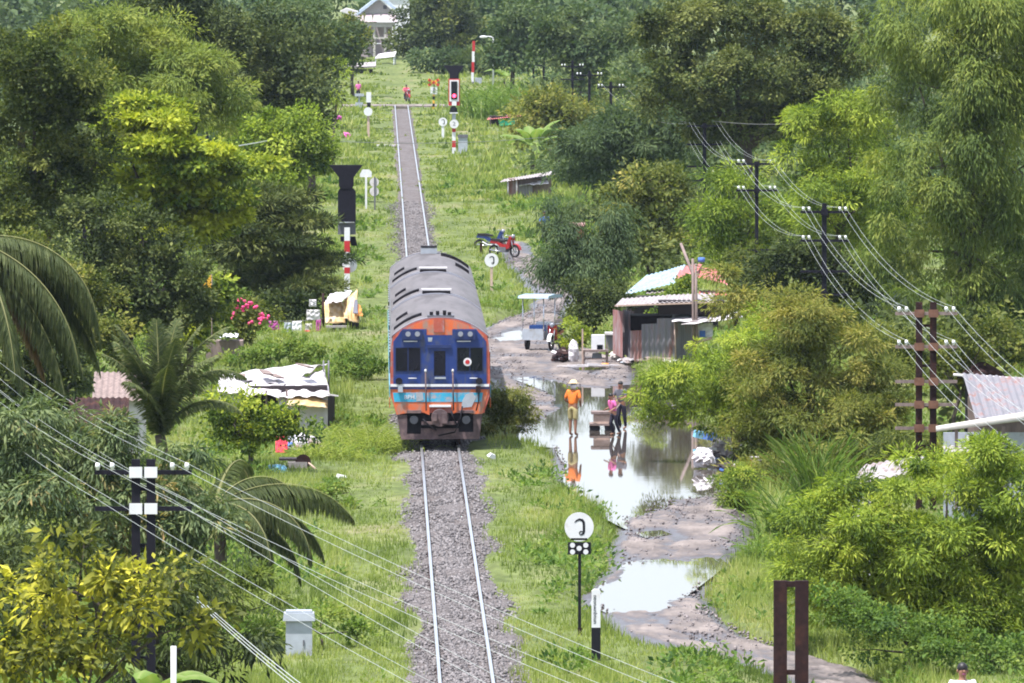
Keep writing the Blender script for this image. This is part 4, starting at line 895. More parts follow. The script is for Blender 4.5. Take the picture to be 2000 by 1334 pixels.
# ------------------------------------------------------------------ flat shapes traced at a real distance
class Face:
    """metres from photo pixels for things that stand upright at one distance"""
    def __init__(s, px, py): s.b = G(px, py); s.d = s.b[1]; s.s = S(s.d); s.px = px; s.py = py
    def __call__(s, px, py): return ((px - s.px) / s.s, (s.py - py) / s.s)
    def box(s, x0, y0, x1, y1, yc, dep, mb=None):
        a, c = s(x0, y0), s(x1, y1); mb = mb or MB()
        return mb.box(((a[0] + c[0]) / 2, yc, (a[1] + c[1]) / 2), (abs(c[0] - a[0]), dep, abs(a[1] - c[1])))
    def poly(s, pts, y0, y1): return MB().prism([s(*p) for p in pts], y0, y1)
def stroke(pts, w, y0, y1):
    mb = MB(); n = len(pts)
    if not hasattr(w, '__len__'): w = [w] * n
    L = []; Q = []
    for i in range(n):
        a = pts[max(i - 1, 0)]; c = pts[min(i + 1, n - 1)]; dx, dz = c[0] - a[0], c[1] - a[1]; q = math.hypot(dx, dz) or 1
        L.append((pts[i][0] - dz / q * w[i] / 2, pts[i][1] + dx / q * w[i] / 2)); Q.append((pts[i][0] + dz / q * w[i] / 2, pts[i][1] - dx / q * w[i] / 2))
    V = [(x, y, z) for y in (y0, y1) for x, z in L + Q]; Fc = []
    for i in range(n - 1):
        Fc += [(i, i + 1, n + i + 1, n + i), (2 * n + i, 3 * n + i, 3 * n + i + 1, 2 * n + i + 1), (i, 2 * n + i, 2 * n + i + 1, i + 1), (n + i, n + i + 1, 3 * n + i + 1, 3 * n + i)]
    return mb.add(V, Fc)
def glyph(c, r, y, parent):
    """hook-shaped letter with a ring at its foot"""
    P = [(-.30, .30), (-.18, .42), (0, .50), (.20, .46), (.30, .32), (.32, .10), (.32, -.30), (.28, -.46), (.16, -.52)]
    stroke([(c[0] + x * r, c[1] + z * r) for x, z in P], [.05 * r, .11 * r, .15 * r, .18 * r, .18 * r, .17 * r, .16 * r, .14 * r, .12 * r], y - .004, y).build('letter', M['black'], parent)
    stroke([(c[0] + (.14 + .12 * math.cos(q)) * r, c[1] + (-.42 + .12 * math.sin(q)) * r) for q in np.linspace(0, 2 * math.pi, 13)], .07 * r, y - .005, y).build('letter_ring', M['black'], parent)
# near whistle sign
f = Face(1132, 1243); t = thing('whistle_sign', f.b, 'round white whistle sign over a black plate with five white dots', 'railway sign')
f.box(1129, 1075, 1135, 1246, 0, .06).build('post', M['black'], t); f.box(1128, 1226, 1137, 1246, 0, .10).build('foot', M['rust'], t)
ds = MB().disc(f(1131, 1028), 28.5 / f.s, -.05, -.03, 36).build('disc', M['white'], t); glyph(f(1131, 1028), 29 / f.s, -.051, ds)
f.box(1115, 1050, 1147, 1054, -.04, .02).build('bar', M['black'], t)
pl = f.box(1109, 1058, 1154, 1082, -.04, .03).build('plate', M['black'], t)
for q in ((1118, 1064), (1144, 1064), (1131, 1070), (1118, 1077), (1144, 1077)): MB().disc(f(*q), 5.0 / f.s, -.066, -.054, 14).build('dot', M['white'], pl)
# boundary post
f = Face(1164, 1295); t = thing('marker_post', f.b, 'white and black concrete marker post beside the whistle sign', 'post')
MB().box((0, 0, (1295 - 1225) / f.s / 2 - .05), (17.5 / f.s, .17, (1295 - 1225) / f.s + .1)).build('black_base', M['black'], t)
w_ = 17 / f.s / 2; zt = (1295 - 1225) / f.s; zz = (1295 - 1150) / f.s
MB().prism([(-w_, zt), (w_, zt), (w_, zz - .04), (w_ * .5, zz), (-w_ * .5, zz), (-w_, zz - .04)], -.083, .083).build('white_top', M['white'], t)
text('lettering', 'unuquwuoau', .115, (-.035, -.086, (zt + zz) / 2 - .02), 'black', t, rot=(math.pi / 2, -math.pi / 2, 0), ext=.001)
# whistle sign behind the train
f = Face(960, 572); t = thing('whistle_sign', f.b, 'round white whistle sign on a pale post beside the path', 'railway sign')
f.box(957.5, 520, 962.5, 575, 0, .08).build('post', M['wood_pale'], t); ds = MB().disc(f(960, 508), 13.5 / f.s, -.06, -.04, 28).build('disc', M['white'], t); glyph(f(960, 508), 14 / f.s, -.061, ds)
f = Face(865, 273); t = thing('whistle_sign', f.b, 'round white sign on a white post left of the far signal', 'railway sign')
f.box(862.5, 245, 867.5, 275, 0, .10).build('post', M['white'], t); ds = MB().disc(f(865, 238), 8.5 / f.s, -.08, -.05, 24).build('disc', M['white'], t); glyph(f(865, 238), 9 / f.s, -.081, ds)
f = Face(719, 268); t = thing('marker_post', f.b, 'white and black post with a white disc left of the far track', 'post')
f.box(715.5, 180, 725, 200, 0, .14).build('white_top', M['white'], t); f.box(717, 200, 724, 209, 0, .12).build('black_band', M['black'], t); f.box(717, 226, 722, 270, .05, .1).build('post', M['wood_pale'], t)
MB().disc(f(719, 218), 8.5 / f.s, -.10, -.07, 22).build('disc', M['white'], t)
f = Face(715, 411); t = thing('sign_back', f.b, 'white sign seen from behind on a white post right of the near signal', 'railway sign')
f.box(713, 345, 717, 412, 0, .08).build('post', M['white'], t); f.poly([(703, 346), (726, 346), (726, 336), (721, 331), (708, 331), (703, 340)], .03, .06).build('plate', M['white'], t)
f = Face(732, 412); t = thing('sign_back', f.b, 'two pale discs seen from behind on a dark post', 'railway sign')
f.box(730.5, 345, 733.5, 413, 0, .06).build('post', M['grey_dark'], t)
for y_ in (356, 374): MB().disc(f(731, y_), 9 / f.s, .03, .06, 20).build('disc', M['white_dirty'], t)
# near signal, seen from behind
f = Face(678, 604); t = thing('railway_signal', f.b, 'black railway signal with flared top seen from behind', 'railway signal')
sx = [(0, 604, 545, 'white'), (0, 545, 534, 'white'), (0, 534, 522, 'red'), (0, 522, 492, 'white'), (0, 492, 470, 'red'), (0, 470, 444, 'white')]
for _, a, c, m in sx: f.box(672.5, a, 683.5, c, .0, .20).build('pole_band', M[m], t)
f.poly([(643, 322), (709, 322), (691, 346), (691, 362), (688, 368), (665, 368), (662, 362), (662, 346)], -.10, .30).build('flared_indicator', M['black_iron'], t)
f.poly([(664, 368), (690, 368), (695, 374), (695, 434), (660, 434), (660, 374)], -.08, .40).build('lamp_housing', M['black_iron'], t)
f.poly([(660, 435), (694, 435), (695, 458), (660, 458)], .10, .42).build('lower_housing', M['grey_dark'], t)
f.poly([(665, 462), (694, 462), (698, 480), (686, 480), (684, 472), (665, 472)], .12, .30).build('bracket', M['black_iron'], t)
f.box(662, 433, 692, 435, .0, .22).build('seam', M['grey'], t)
wd = MB().disc(f(683, 518), 14.5 / f.s, .12, .15, 22).build('number_disc', M['white'], t); f.poly([(664, 513), (676, 503), (690, 510), (676, 522)], .115, .155).build('disc_bracket', M['white'], wd)
# far signal, showing red
f = Face(886, 300); t = thing('railway_signal', f.b, 'far railway signal showing a red light', 'railway signal')
y_ = 300
for a, c, m in ((300, 288, 'white'), (288, 275, 'red'), (275, 258, 'white'), (258, 250, 'red'), (250, 219, 'grey')): f.box(883, a, 890, c, 0, .24).build('pole_band', M[m], t)
f.poly([(866, 128), (907, 128), (896, 143), (896, 154), (878, 154), (878, 143)], -.12, .3).build('flared_indicator', M['black_iron'], t)
f.box(876, 154, 898, 206, -.02, .3).build('red_surround', M['red'], t); f.box(878, 156, 896, 198, -.19, .04).build('white_frame', M['white'], t)
lp = f.box(881, 159, 893, 194, -.23, .05).build('lamp_panel', M['black'], t)
mr, n_, l_, b_ = nodes_of('red_lamp'); b_.inputs['Base Color'].default_value = (.8, .02, .05, 1); b_.inputs['Emission Color'].default_value = (1, .04, .10, 1); b_.inputs['Emission Strength'].default_value = 4; M['red_lamp'] = mr
MB().disc(f(887, 187), 3.6 / f.s, -.28, -.25, 16).build('red_light', M['red_lamp'], lp)
f.box(882.5, 195, 891.5, 206, -.20, .05).build('white_plate', M['white'], t)
f.poly([(879, 220), (893, 220), (893, 212), (889, 207), (883, 207), (879, 212)], -.2, .1).build('repeater', M['black'], t); f.box(878, 219.5, 894, 221.5, -.2, .06).build('repeater_sill', M['white'], t)
nd = MB().disc(f(887, 242), 8.6 / f.s, -.26, -.22, 22).build('number_disc', M['white'], t); c = f(887, 242); text('lettering', '2', .40, (c[0], -.265, c[1]), 'grey_dark', nd)
f = Face(904, 300); t = thing('relay_cabinet', f.b, 'grey relay cabinet beside the far signal', 'cabinet')
f.box(895, 269, 913, 302, 0, .5).build('case', M['grey'], t); f.box(894, 263, 914, 269, 0, .6).build('lid', M['grey_dark'], t)
# near relay housing
f = Face(584, 1282); t = thing('relay_housing', f.b, 'pale grey lidded relay housing in the grass at the lower left', 'cabinet')
MB().box((0, 0, .36), (.56, .56, .82), taper=.96).build('case', M['grey'], t); MB().box((0, 0, .84), (.67, .67, .16), taper=.94).build('lid', M['grey'], t); MB().box((0, 0, .94), (.54, .54, .05)).build('cap', M['grey'], t)
MB().box((.1, -.285, .3), (.03, .02, .12)).build('latch', M['grey_dark'], t)

# ------------------------------------------------------------------ telegraph poles and wires
def insulators(mb_parent, xs, z, parent, r=.045, h=.13):
    for x in xs:
        q = MB(); q.tube([(x, 0, z), (x, 0, z + h * .35), (x, 0, z + h * .4), (x, 0, z + h), (x, 0, z + h * 1.05)], [r * .8, r * .8, r * 1.1, r * .85, r * .3], 10); q.build('insulator', M['porcelain'], parent)
ANCH = {}
def rail_pole(key, label, px, top, d, arms, mm, clamp, double=True, arm_w=1.6, xs=None, gap=.36, rw=.13, ins_rows=(0,), armmat=None, zb=None, group='telegraph poles along the line'):
    b = W(px, top, d); h = b[2]; base = np.array([b[0], d, 0.0]); t = thing('telegraph_pole', base, label, 'telegraph pole', group)
    offs = (-gap / 2, gap / 2) if double else (0,)
    for ox in offs: MB().box((ox, 0, h / 2 - .1), (rw, .12, h + .2)).build('post', M[mm], t)
    if double:
        for zc in np.arange(.6, h - .3, 1.05): MB().box((0, .02, zc), (gap, .05, .07)).build('brace', M[mm], t)
    for i, ay in enumerate(arms):
        z = W(px, ay, d)[2]
        am = MB().box((0, -.08, z), (arm_w, .05, .085)).build('crossarm', M[armmat or mm], t)
        for ox in offs: MB().box((ox, -.115, z), (rw * 1.5, .04, .20)).build('clamp', M[clamp], am)
        xx = xs or (-.44, -.32, .32, .44)
        pts = []
        for k, q in enumerate(xx):
            pts.append((base[0] + q * arm_w, d - .08, z + .17))
        ANCH[(key, i)] = pts
        if i in ins_rows: insulators(None, [q * arm_w for q in xx], z + .04, am)
        for o in am.children:
            if o.name.startswith('insulator'): o.location.y = -.08
    return t
rail_pole('L0', 'black twin-post telegraph pole with white clamps at the lower left', 280, 897, 190, [922, 993], 'black_iron', 'white', arm_w=1.80, gap=.28, rw=.16, xs=(-.47, -.32, .30, .45))
rail_pole('L1', 'telegraph pole half hidden in the dark trees at the left', 165, 398, 353, [405], 'black_iron', 'black_iron', False, 1.5)
rail_pole('L2', 'far left telegraph pole in the feathery tree', 405, 185, 575, [190, 213], 'black_iron', 'black_iron', False, 1.7, ins_rows=(0, 1))
rail_pole('R0', 'rusty twin-post telegraph pole with five crossarms on the right', 1809, 590, 267, [612, 677, 745, 790, 836], 'rust', 'tarp_o', True, 1.62, gap=.37, rw=.17, ins_rows=(0, 1), armmat='wood')
M['clamp_rust'] = mat('clamp_rust', (.16, .075, .05), .75, .3)
for o in list(bpy.data.objects):
    if o.name.startswith('clamp') and o.data and o.data.materials and o.data.materials[0] == M['tarp_o']: o.data.materials[0] = M['clamp_rust']
rail_pole('R1', 'telegraph pole with a white clamp behind the olive feathery tree', 1610, 397, 345, [414, 470, 530, 575], 'black_iron', 'black_iron', False, 1.62, rw=.16, ins_rows=(0, 1))
rail_pole('R2', 'slim telegraph pole in front of the bright yellow-green tree', 1478, 316, 408, [320, 372, 488], 'black_iron', 'black_iron', False, 1.65, rw=.14, ins_rows=(0, 1))
rail_pole('R3', 'telegraph pole with bare crossarms above the rusty roof', 1376, 240, 488, [246, 282, 325, 352], 'black_iron', 'black_iron', False, 1.66, rw=.16, ins_rows=())
rail_pole('R4', 'hazy telegraph pole nearest of the far group', 1193, 160, 600, [170], 'black_iron', 'black_iron', False, 1.6, rw=.16)
rail_pole('R5', 'hazy telegraph pole second of the far group', 1151, 138, 640, [147], 'black_iron', 'black_iron', False, 1.7, rw=.16)
rail_pole('R6', 'hazy telegraph pole third of the far group', 1118, 118, 690, [130, 155], 'black_iron', 'black_iron', False, 1.6, rw=.16)
rail_pole('R7', 'hazy telegraph pole fourth of the far group', 1062, 88, 800, [108, 128], 'black_iron', 'black_iron', False, 1.7, rw=.18)
rail_pole('R8', 'hazy telegraph pole farthest of the far group', 1042, 62, 880, [72, 90], 'black_iron', 'black_iron', False, 1.7, rw=.18)
# rail portal post at the bottom right
d = 150; b = W(1545, 1134, d); t = thing('rail_post', (b[0], d, 0), 'rusty twin-rail post with cross braces at the bottom right', 'post')
s_ = S(d); h = b[2]
for px in (1524, 1566): MB().box(((px - 1545) / s_, 0, h / 2), (26 / s_, .14, h)).build('post', M['rust'], t)
MB().box((0, 0, h - .05), (20 / s_, .13, .08)).build('top_bar', M['rust'], t)
for py in (1313,): MB().box((0, 0, W(1545, py, d)[2]), (20 / s_, .1, .07)).build('brace', M['rust'], t)
for z in (.8, 1.8, 2.8): MB().box((0, 0, z), (20 / s_, .1, .07)).build('brace', M['rust'], t)
def wire(label, a, c, sag, r=.009, m='wire', n=18):
    a, c = np.array(a, float), np.array(c, float); P = [a + (c - a) * q - np.array([0, 0, sag * 4 * q * (1 - q)]) for q in np.linspace(0, 1, n)]
    return tag(MB().tube(P, r, 5).build('telegraph_wire', M[m]), label, 'wire', 'telegraph wires')
ordw = ['outer left', 'inner left', 'inner right', 'outer right']
segs = [('R8', 'R7'), ('R7', 'R6'), ('R6', 'R4'), ('R4', 'R3'), ('R3', 'R2'), ('R2', 'R1'), ('R1', 'R0')]
where = {'R3': 'above the rusty roof', 'R2': 'before the bright yellow-green tree', 'R1': 'over the olive feathery tree'}
for a, c in segs[4:]:
    for row in (0, 1):
        for k in range(4):
            wire('%s wire of the %s crossarm span %s' % (ordw[k], ('upper', 'lower')[row], where[a]), ANCH[(a, row)][k], ANCH[(c, row)][k], .55, .0042)
for k in (1, 3): wire('%s wire of the hazy far telegraph span' % ordw[k], ANCH[('R4', 0)][k], ANCH[('R3', 0)][k], .8, .010, 'wire_dark')
for row in (0, 1):
    for k in range(4):
        p = np.array(ANCH[('R0', row)][k]); e = np.array([13.2 + (k - 1.5) * .5, 185, p[2] + .3])
        wire('%s wire of the %s crossarm running out at the right edge' % (ordw[k], ('upper', 'lower')[row]), p, e, .9, .0042)
for row in (0, 1):
    for k in range(4):
        p = np.array(ANCH[('L0', row)][k]); e = np.array([5.2 + (k - 1.5) * .45, 118, 4.95 - row * 1.4])
        wire('%s wire of the %s crossarm crossing the track at the bottom' % (ordw[k], ('upper', 'lower')[row]), p, e, .25, .0036)
        q = np.array([-15.0 + (k - 1.5) * .45, 282, 5.6 - row * .7]); wire('%s wire of the %s crossarm running back into the left-hand trees' % (ordw[k], ('upper', 'lower')[row]), p, q, .5, .0034)
a = W(385, 1165, 182); c = W(640, 1375, 150)
for k in range(3): wire(['upper', 'middle', 'lower'][k] + ' bright cable of the bundle at the bottom left', a + np.array([0, 0, -.05 * k]), c + np.array([0, 0, -.07 * k]), .05, .007)
wire('pale overhead cable sagging in front of the dark trees at the left', W(375, 297, 455), W(548, 270, 470), .05, .03)
wire('dark cable crossing high over the line', W(560, 270, 470), W(1120, 262, 560), .35, .014, 'wire_dark')
wire('thin dark cable in front of the large dark tree', W(1390, 236, 488), W(1780, 200, 470), .5, .016, 'wire_dark')

# ------------------------------------------------------------------ sheets and cloths between four corners
def quad_grid(corn, nu, nv, off):
    p00, p10, p11, p01 = [np.array(c, float) for c in corn]; u = np.linspace(0, 1, nu)[:, None, None]; v = np.linspace(0, 1, nv)[None, :, None]
    P = p00 * (1 - u) * (1 - v) + p10 * u * (1 - v) + p11 * u * v + p01 * (1 - u) * v
    nrm = np.cross(p10 - p00, p01 - p00); nrm = nrm / np.linalg.norm(nrm)
    return P + nrm * off(u, v)
def corrugated(name, corn, m, parent, org, waves=None, amp=.020):
    corn = [np.array(c, float) - org for c in corn]; ln = np.linalg.norm(corn[1] - corn[0]); waves = waves or max(3, int(ln / .16)); nu = waves * 6 + 1
    P = quad_grid(corn, nu, 3, lambda u, v: amp * np.sin(u * waves * 2 * math.pi))
    return link(name, sheet_mesh(name, P.reshape(-1, 3), nu, 3, M[m]), parent)
def cloth(name, corn, m, parent, org, bulge=.0, wr=.03, seed=1, n=15):
    corn = [np.array(c, float) - org for c in corn]; w = Waves(seed, .5)
    P = quad_grid(corn, n, n, lambda u, v: bulge * 16 * u * (1 - u) * v * (1 - v) + wr * w(u * 1.3, v * 1.3))
    o = link(name, sheet_mesh(name, P.reshape(-1, 3), n, n, M[m]), parent); md = o.modifiers.new('thickness', 'SOLIDIFY'); md.thickness = .012; return o
def tarp(name, label, cat, corn, m, bulge=.0, wr=.03, seed=1):
    c = np.mean([np.array(q) for q in corn], 0); org = np.array([c[0], c[1], min(q[2] for q in corn)])
    o = cloth(name, corn, m, None, org, bulge, wr, seed); o.location = org; return tag(o, label, cat)
def QP(*pts): return [W(*p) for p in pts]

# --- corrugated shack beside the road (right)
d0 = D(706); org = np.array([W(1280, 706, d0)[0], d0, 0.0])
t = thing('corrugated_shack', org, 'rusty corrugated shack beside the muddy road', 'shack')
def stand(px, py, d): p = W(px, py, d); return p
xs = [(1231, 1253, 'cor_rust', 646), (1253, 1283, 'cor_grey', 633), (1283, 1318, 'cor_grey', 622)]
for a, c, m, ty in xs:
    corrugated('wall_sheet', [stand(a, 705, d0), stand(c, 707, d0), stand(c, ty - 1, d0), stand(a, ty, d0)], m, t, org)
corrugated('wall_sheet', QP((1318, 702, d0 + .05), (1352, 695, d0 + 1.2), (1352, 632, d0 + 1.2), (1318, 628, d0 + .05)), 'cor_grey', t, org)
for a, c, m in ((1197, 1216, 'cor_rust'), (1216, 1231, 'cor_grey')): corrugated('wall_sheet', QP((a, 690, d0 + 1.5), (c, 700, d0 + .8), (c, 608, d0 + .8), (a, 604, d0 + 1.5)), m, t, org)
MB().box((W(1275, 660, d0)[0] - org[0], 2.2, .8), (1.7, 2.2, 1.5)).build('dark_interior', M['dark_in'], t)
MB().tube([stand(1320, 700, d0 - .05) - org, stand(1317, 628, d0 - .05) - org], .03, 6).build('post', M['wood_pale'], t)
rf = corrugated('roof_sheet', QP((1199, 599, d0 - .3), (1300, 591, d0 - .3), (1310, 576, d0 + 4), (1215, 583, d0 + 4)), 'cor_pale', t, org)
rf = corrugated('roof_sheet', QP((1300, 591, d0 - .3), (1395, 588, d0 - .2), (1395, 572, d0 + 4), (1306, 576, d0 + 4)), 'cor_pale', t, org)
MB().box((np.array(stand(1297, 594, d0 - .35)) - org), (3.45, .06, .05), rot=(0, -.035, 0)).build('roof_edge', M['wood_pale'], t)
cloth('awning_sheet', QP((1312, 628, d0 - .5), (1412, 624, d0 - .5), (1410, 612, d0 + 1.5), (1314, 612, d0 + 1.5)), 'tarp_w', t, org, .05, .02, 5)
cloth('awning_sheet', QP((1330, 634, d0 - .7), (1450, 620, d0 - .7), (1450, 608, d0 + 1), (1335, 622, d0 + 1)), 'tarp_w', t, org, .03, .02, 6)
cloth('hanging_sheet', QP((1360, 660, d0 - .1), (1392, 658, d0 - .1), (1392, 630, d0), (1360, 632, d0)), 'white', t, org, .0, .02, 7)
MB().box(np.array(stand(1372, 652, d0 - .2)) - org, (.20, .05, .22)).build('blue_crate', M['cloth_blue'], t)
MB().tube([stand(1348, 672, d0 - .3) - org, stand(1390, 660, d0 - .3) - org], .05, 6).build('beam', M['wood_pale'], t)
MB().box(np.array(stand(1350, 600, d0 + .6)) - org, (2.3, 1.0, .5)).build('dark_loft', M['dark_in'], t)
# --- house behind with blue and red roof
d1 = 384; org = np.array([W(1320, 600, d1)[0], d1, 0.0]); t = thing('patched_house', org, 'low house behind with a patched pale blue and red roof', 'house')
MB().box((-.1, 1.6, .62), (3.4, 2.6, 1.24)).build('wall', M['dark_in'], t); MB().box((1.1, .25, .85), (1.1, .1, .55)).build('wall_panel', M['wood'], t)
for c4, m in ((((1218, 576, d1 - .6), (1262, 566, d1 - .6), (1305, 527, d1 + 3), (1262, 538, d1 + 3)), 'cor_blue'), (((1262, 566, d1 - .6), (1318, 553, d1 - .6), (1340, 516, d1 + 3), (1305, 527, d1 + 3)), 'cor_blue'),
              (((1318, 545, d1 - .4), (1362, 531, d1 - .4), (1372, 515, d1 + 3), (1330, 521, d1 + 3)), 'cor_red'), (((1358, 540, d1 - .8), (1422, 556, d1 - .8), (1400, 526, d1 + 2.6), (1362, 520, d1 + 2.6)), 'cor_red')):
    corrugated('roof_sheet', QP(*c4), m, t, org)
corrugated('eave_sheet', QP((1262, 574, d1 - .9), (1300, 570, d1 - .9), (1300, 564, d1 + .3), (1262, 567, d1 + .3)), 'cor_pale', t, org)
corrugated('eave_sheet', QP((1365, 576, d1 - 1.2), (1420, 576, d1 - 1.2), (1418, 567, d1 + .3), (1365, 567, d1 + .3)), 'cor_red', t, org)
tk = MB().tube([W(1370, 512, d1 + 2) - org, W(1370, 503, d1 + 2) - org], .13, 12).build('water_tank', M['cloth_blue'], t)
for px, a, c, lab in ((1355, 612, 505, 'weathered upright pole in front of the patched roof'), (1361, 600, 515, 'thinner upright pole beside the weathered one')):
    p = W(px, a, d0 - .4); q = W(px - 2, c, d0 - .4); o = MB().tube([(0, 0, -p[2]), (q - p)], [.055, .045], 8).build('wooden_pole', M['wood'], None); o.location = p; tag(o, lab, 'pole')
p = W(1358, 548, d0 - .2); q = W(1330, 476, d0 + 1); o = MB().tube([(0, 0, 0), q - p], [.06, .05], 8).build('leaning_pole', M['wood'], None); o.location = p; tag(o, 'grey pole leaning left above the patched roof', 'pole')
# --- junk table and sacks
f = Face(1160, 712); t = thing('work_table', f.b, 'wooden table loaded with junk beside the corrugated shack', 'table')
f.box(1138, 683, 1188, 687, .3, .9).build('table_top', M['wood'], t)
for px in (1140, 1186):
    for yy in (0, .7): f.box(px - 2, 685, px + 2, 713, yy, .06).build('leg', M['wood'], t)
f.box(1136, 642, 1139, 714, -.15, .05).build('upright', M['wood_pale'], t)
f.box(1140, 700, 1186, 702, .3, .8).build('shelf', M['wood'], t)
def lumpy(name, label, cat, px, py, w, h, dep, m, seed, sink=0):
    b = G(px, py); s = S(b[1]); r = np.random.default_rng(seed); a, hh = w / s / 2, h / s
    heap = 'heap' in name; pieces = [((0, 0, hh * .42), (a * .9, dep, hh * .5))]
    for _ in range(9 if heap else 4): pieces.append(((r.uniform(-.7, .7) * a, r.uniform(-.7, .7) * dep, hh * r.uniform(.12, .55 if heap else .75)), (a * r.uniform(.2, .5), dep * r.uniform(.3, .6), hh * r.uniform(.14, .32))))
    o = MB()
    for c, q in pieces:
        k = MB().sphere((0, 0, 0), q, 16, 12); w1, w2 = Waves(seed + len(o.v), .9 * max(q)), Waves(seed + 1 + len(o.v), .35 * max(q))
        for x, y_, z in k.v:
            f_ = 1 + .16 * float(w1(x + z, y_ - z)) + .09 * float(w2(x - z, y_ + z)); o.v.append((c[0] + x * f_, c[1] + y_ * f_, max(-.02, c[2] + z * f_)))
        n_ = len(o.v) - len(k.v); o.f += [tuple(q_ + n_ for q_ in f) for f in k.f]; o.sm += [False] * len(k.f)
    ob = o.build(name, M[m]); ob.location = b
    if heap: # mixed scraps sticking out of the heap
        for q in range(7):
            sc_ = MB().box((0, 0, 0), (a * r.uniform(.15, .5), dep * .4, .03 + hh * r.uniform(.02, .12)), rot=(r.uniform(-.6, .6), r.uniform(-.6, .6), r.uniform(0, 3))).build('scrap', M[['white', 'grey', 'cor_rust', 'wood', 'cloth_blue', 'tarp_w', 'dark_in'][q]], ob); sc_.location = (r.uniform(-1.1, 1.1) * a, -dep * r.uniform(.3, 1.0), hh * r.uniform(.08, .8))
    return tag(ob, label, cat)
lumpy('sack', 'large white sack leaning at the left of the junk table', 'sack', 1121, 707, 22, 46, .22, 'tarp_w', 3)
lumpy('sack', 'pale pink and white sack right of the junk table', 'sack', 1206, 702, 34, 18, .3, 'cream', 4)
lumpy('rubbish_heap', 'dark rubbish heap behind the white sack', 'rubbish', 1100, 705, 40, 26, .4, 'rust', 5)
b = W(1168, 683, D(712) + .3); tv = thing('white_appliance', b, 'white box appliance on the junk table', 'appliance'); MB().box((0, 0, .26), (.46, .42, .52)).build('case', M['white'], tv); MB().box((.06, -.215, .10), (.20, .02, .16)).build('screen', M['glass'], tv)
b = W(1166, 700, D(712) + .3); ob = MB().box((0, 0, .09), (.36, .34, .18), taper=.85).build('crate', M['grey']); ob.location = b; tag(ob, 'grey crate on the shelf under the junk table', 'crate')
b = W(1182, 716, D(718)); ob = MB().tube([(0, 0, 0), (0, 0, .12)], [.10, .13], 12).build('bucket', M['tarp_o']); ob.location = G(1182, 716); tag(ob, 'small orange bucket under the junk table', 'bucket')
f = Face(1200, 688); t = thing('old_trailer', f.b, 'grey tin trailer between the junk table and the shack', 'trailer'); f.poly([(1184, 686), (1208, 688), (1208, 664), (1196, 655), (1184, 650)], .1, .9).build('body', M['cor_grey'], t); f.box(1182, 650, 1206, 654, .4, 1.0).build('lid', M['white_dirty'], t)
lumpy('rubbish_heap', 'dark rubbish heap at the foot of the corrugated wall', 'rubbish', 1285, 712, 70, 16, .4, 'wood', 61)
lumpy('rubbish_heap', 'pale rubbish heap between the junk table and the corrugated wall', 'rubbish', 1222, 712, 30, 14, .3, 'cor_pale', 62)
t = thing('plank_pile', G(1150, 717), 'pale planks lying on the mud in front of the junk table', 'planks')
for k in range(4): MB().box((-.55 + .35 * k, .3 * (k % 2), .03 + .015 * k), (1.1, .16, .035), rot=(0, .02 * k, .12 * (k - 1.5))).build('plank', M['white_dirty'], t)
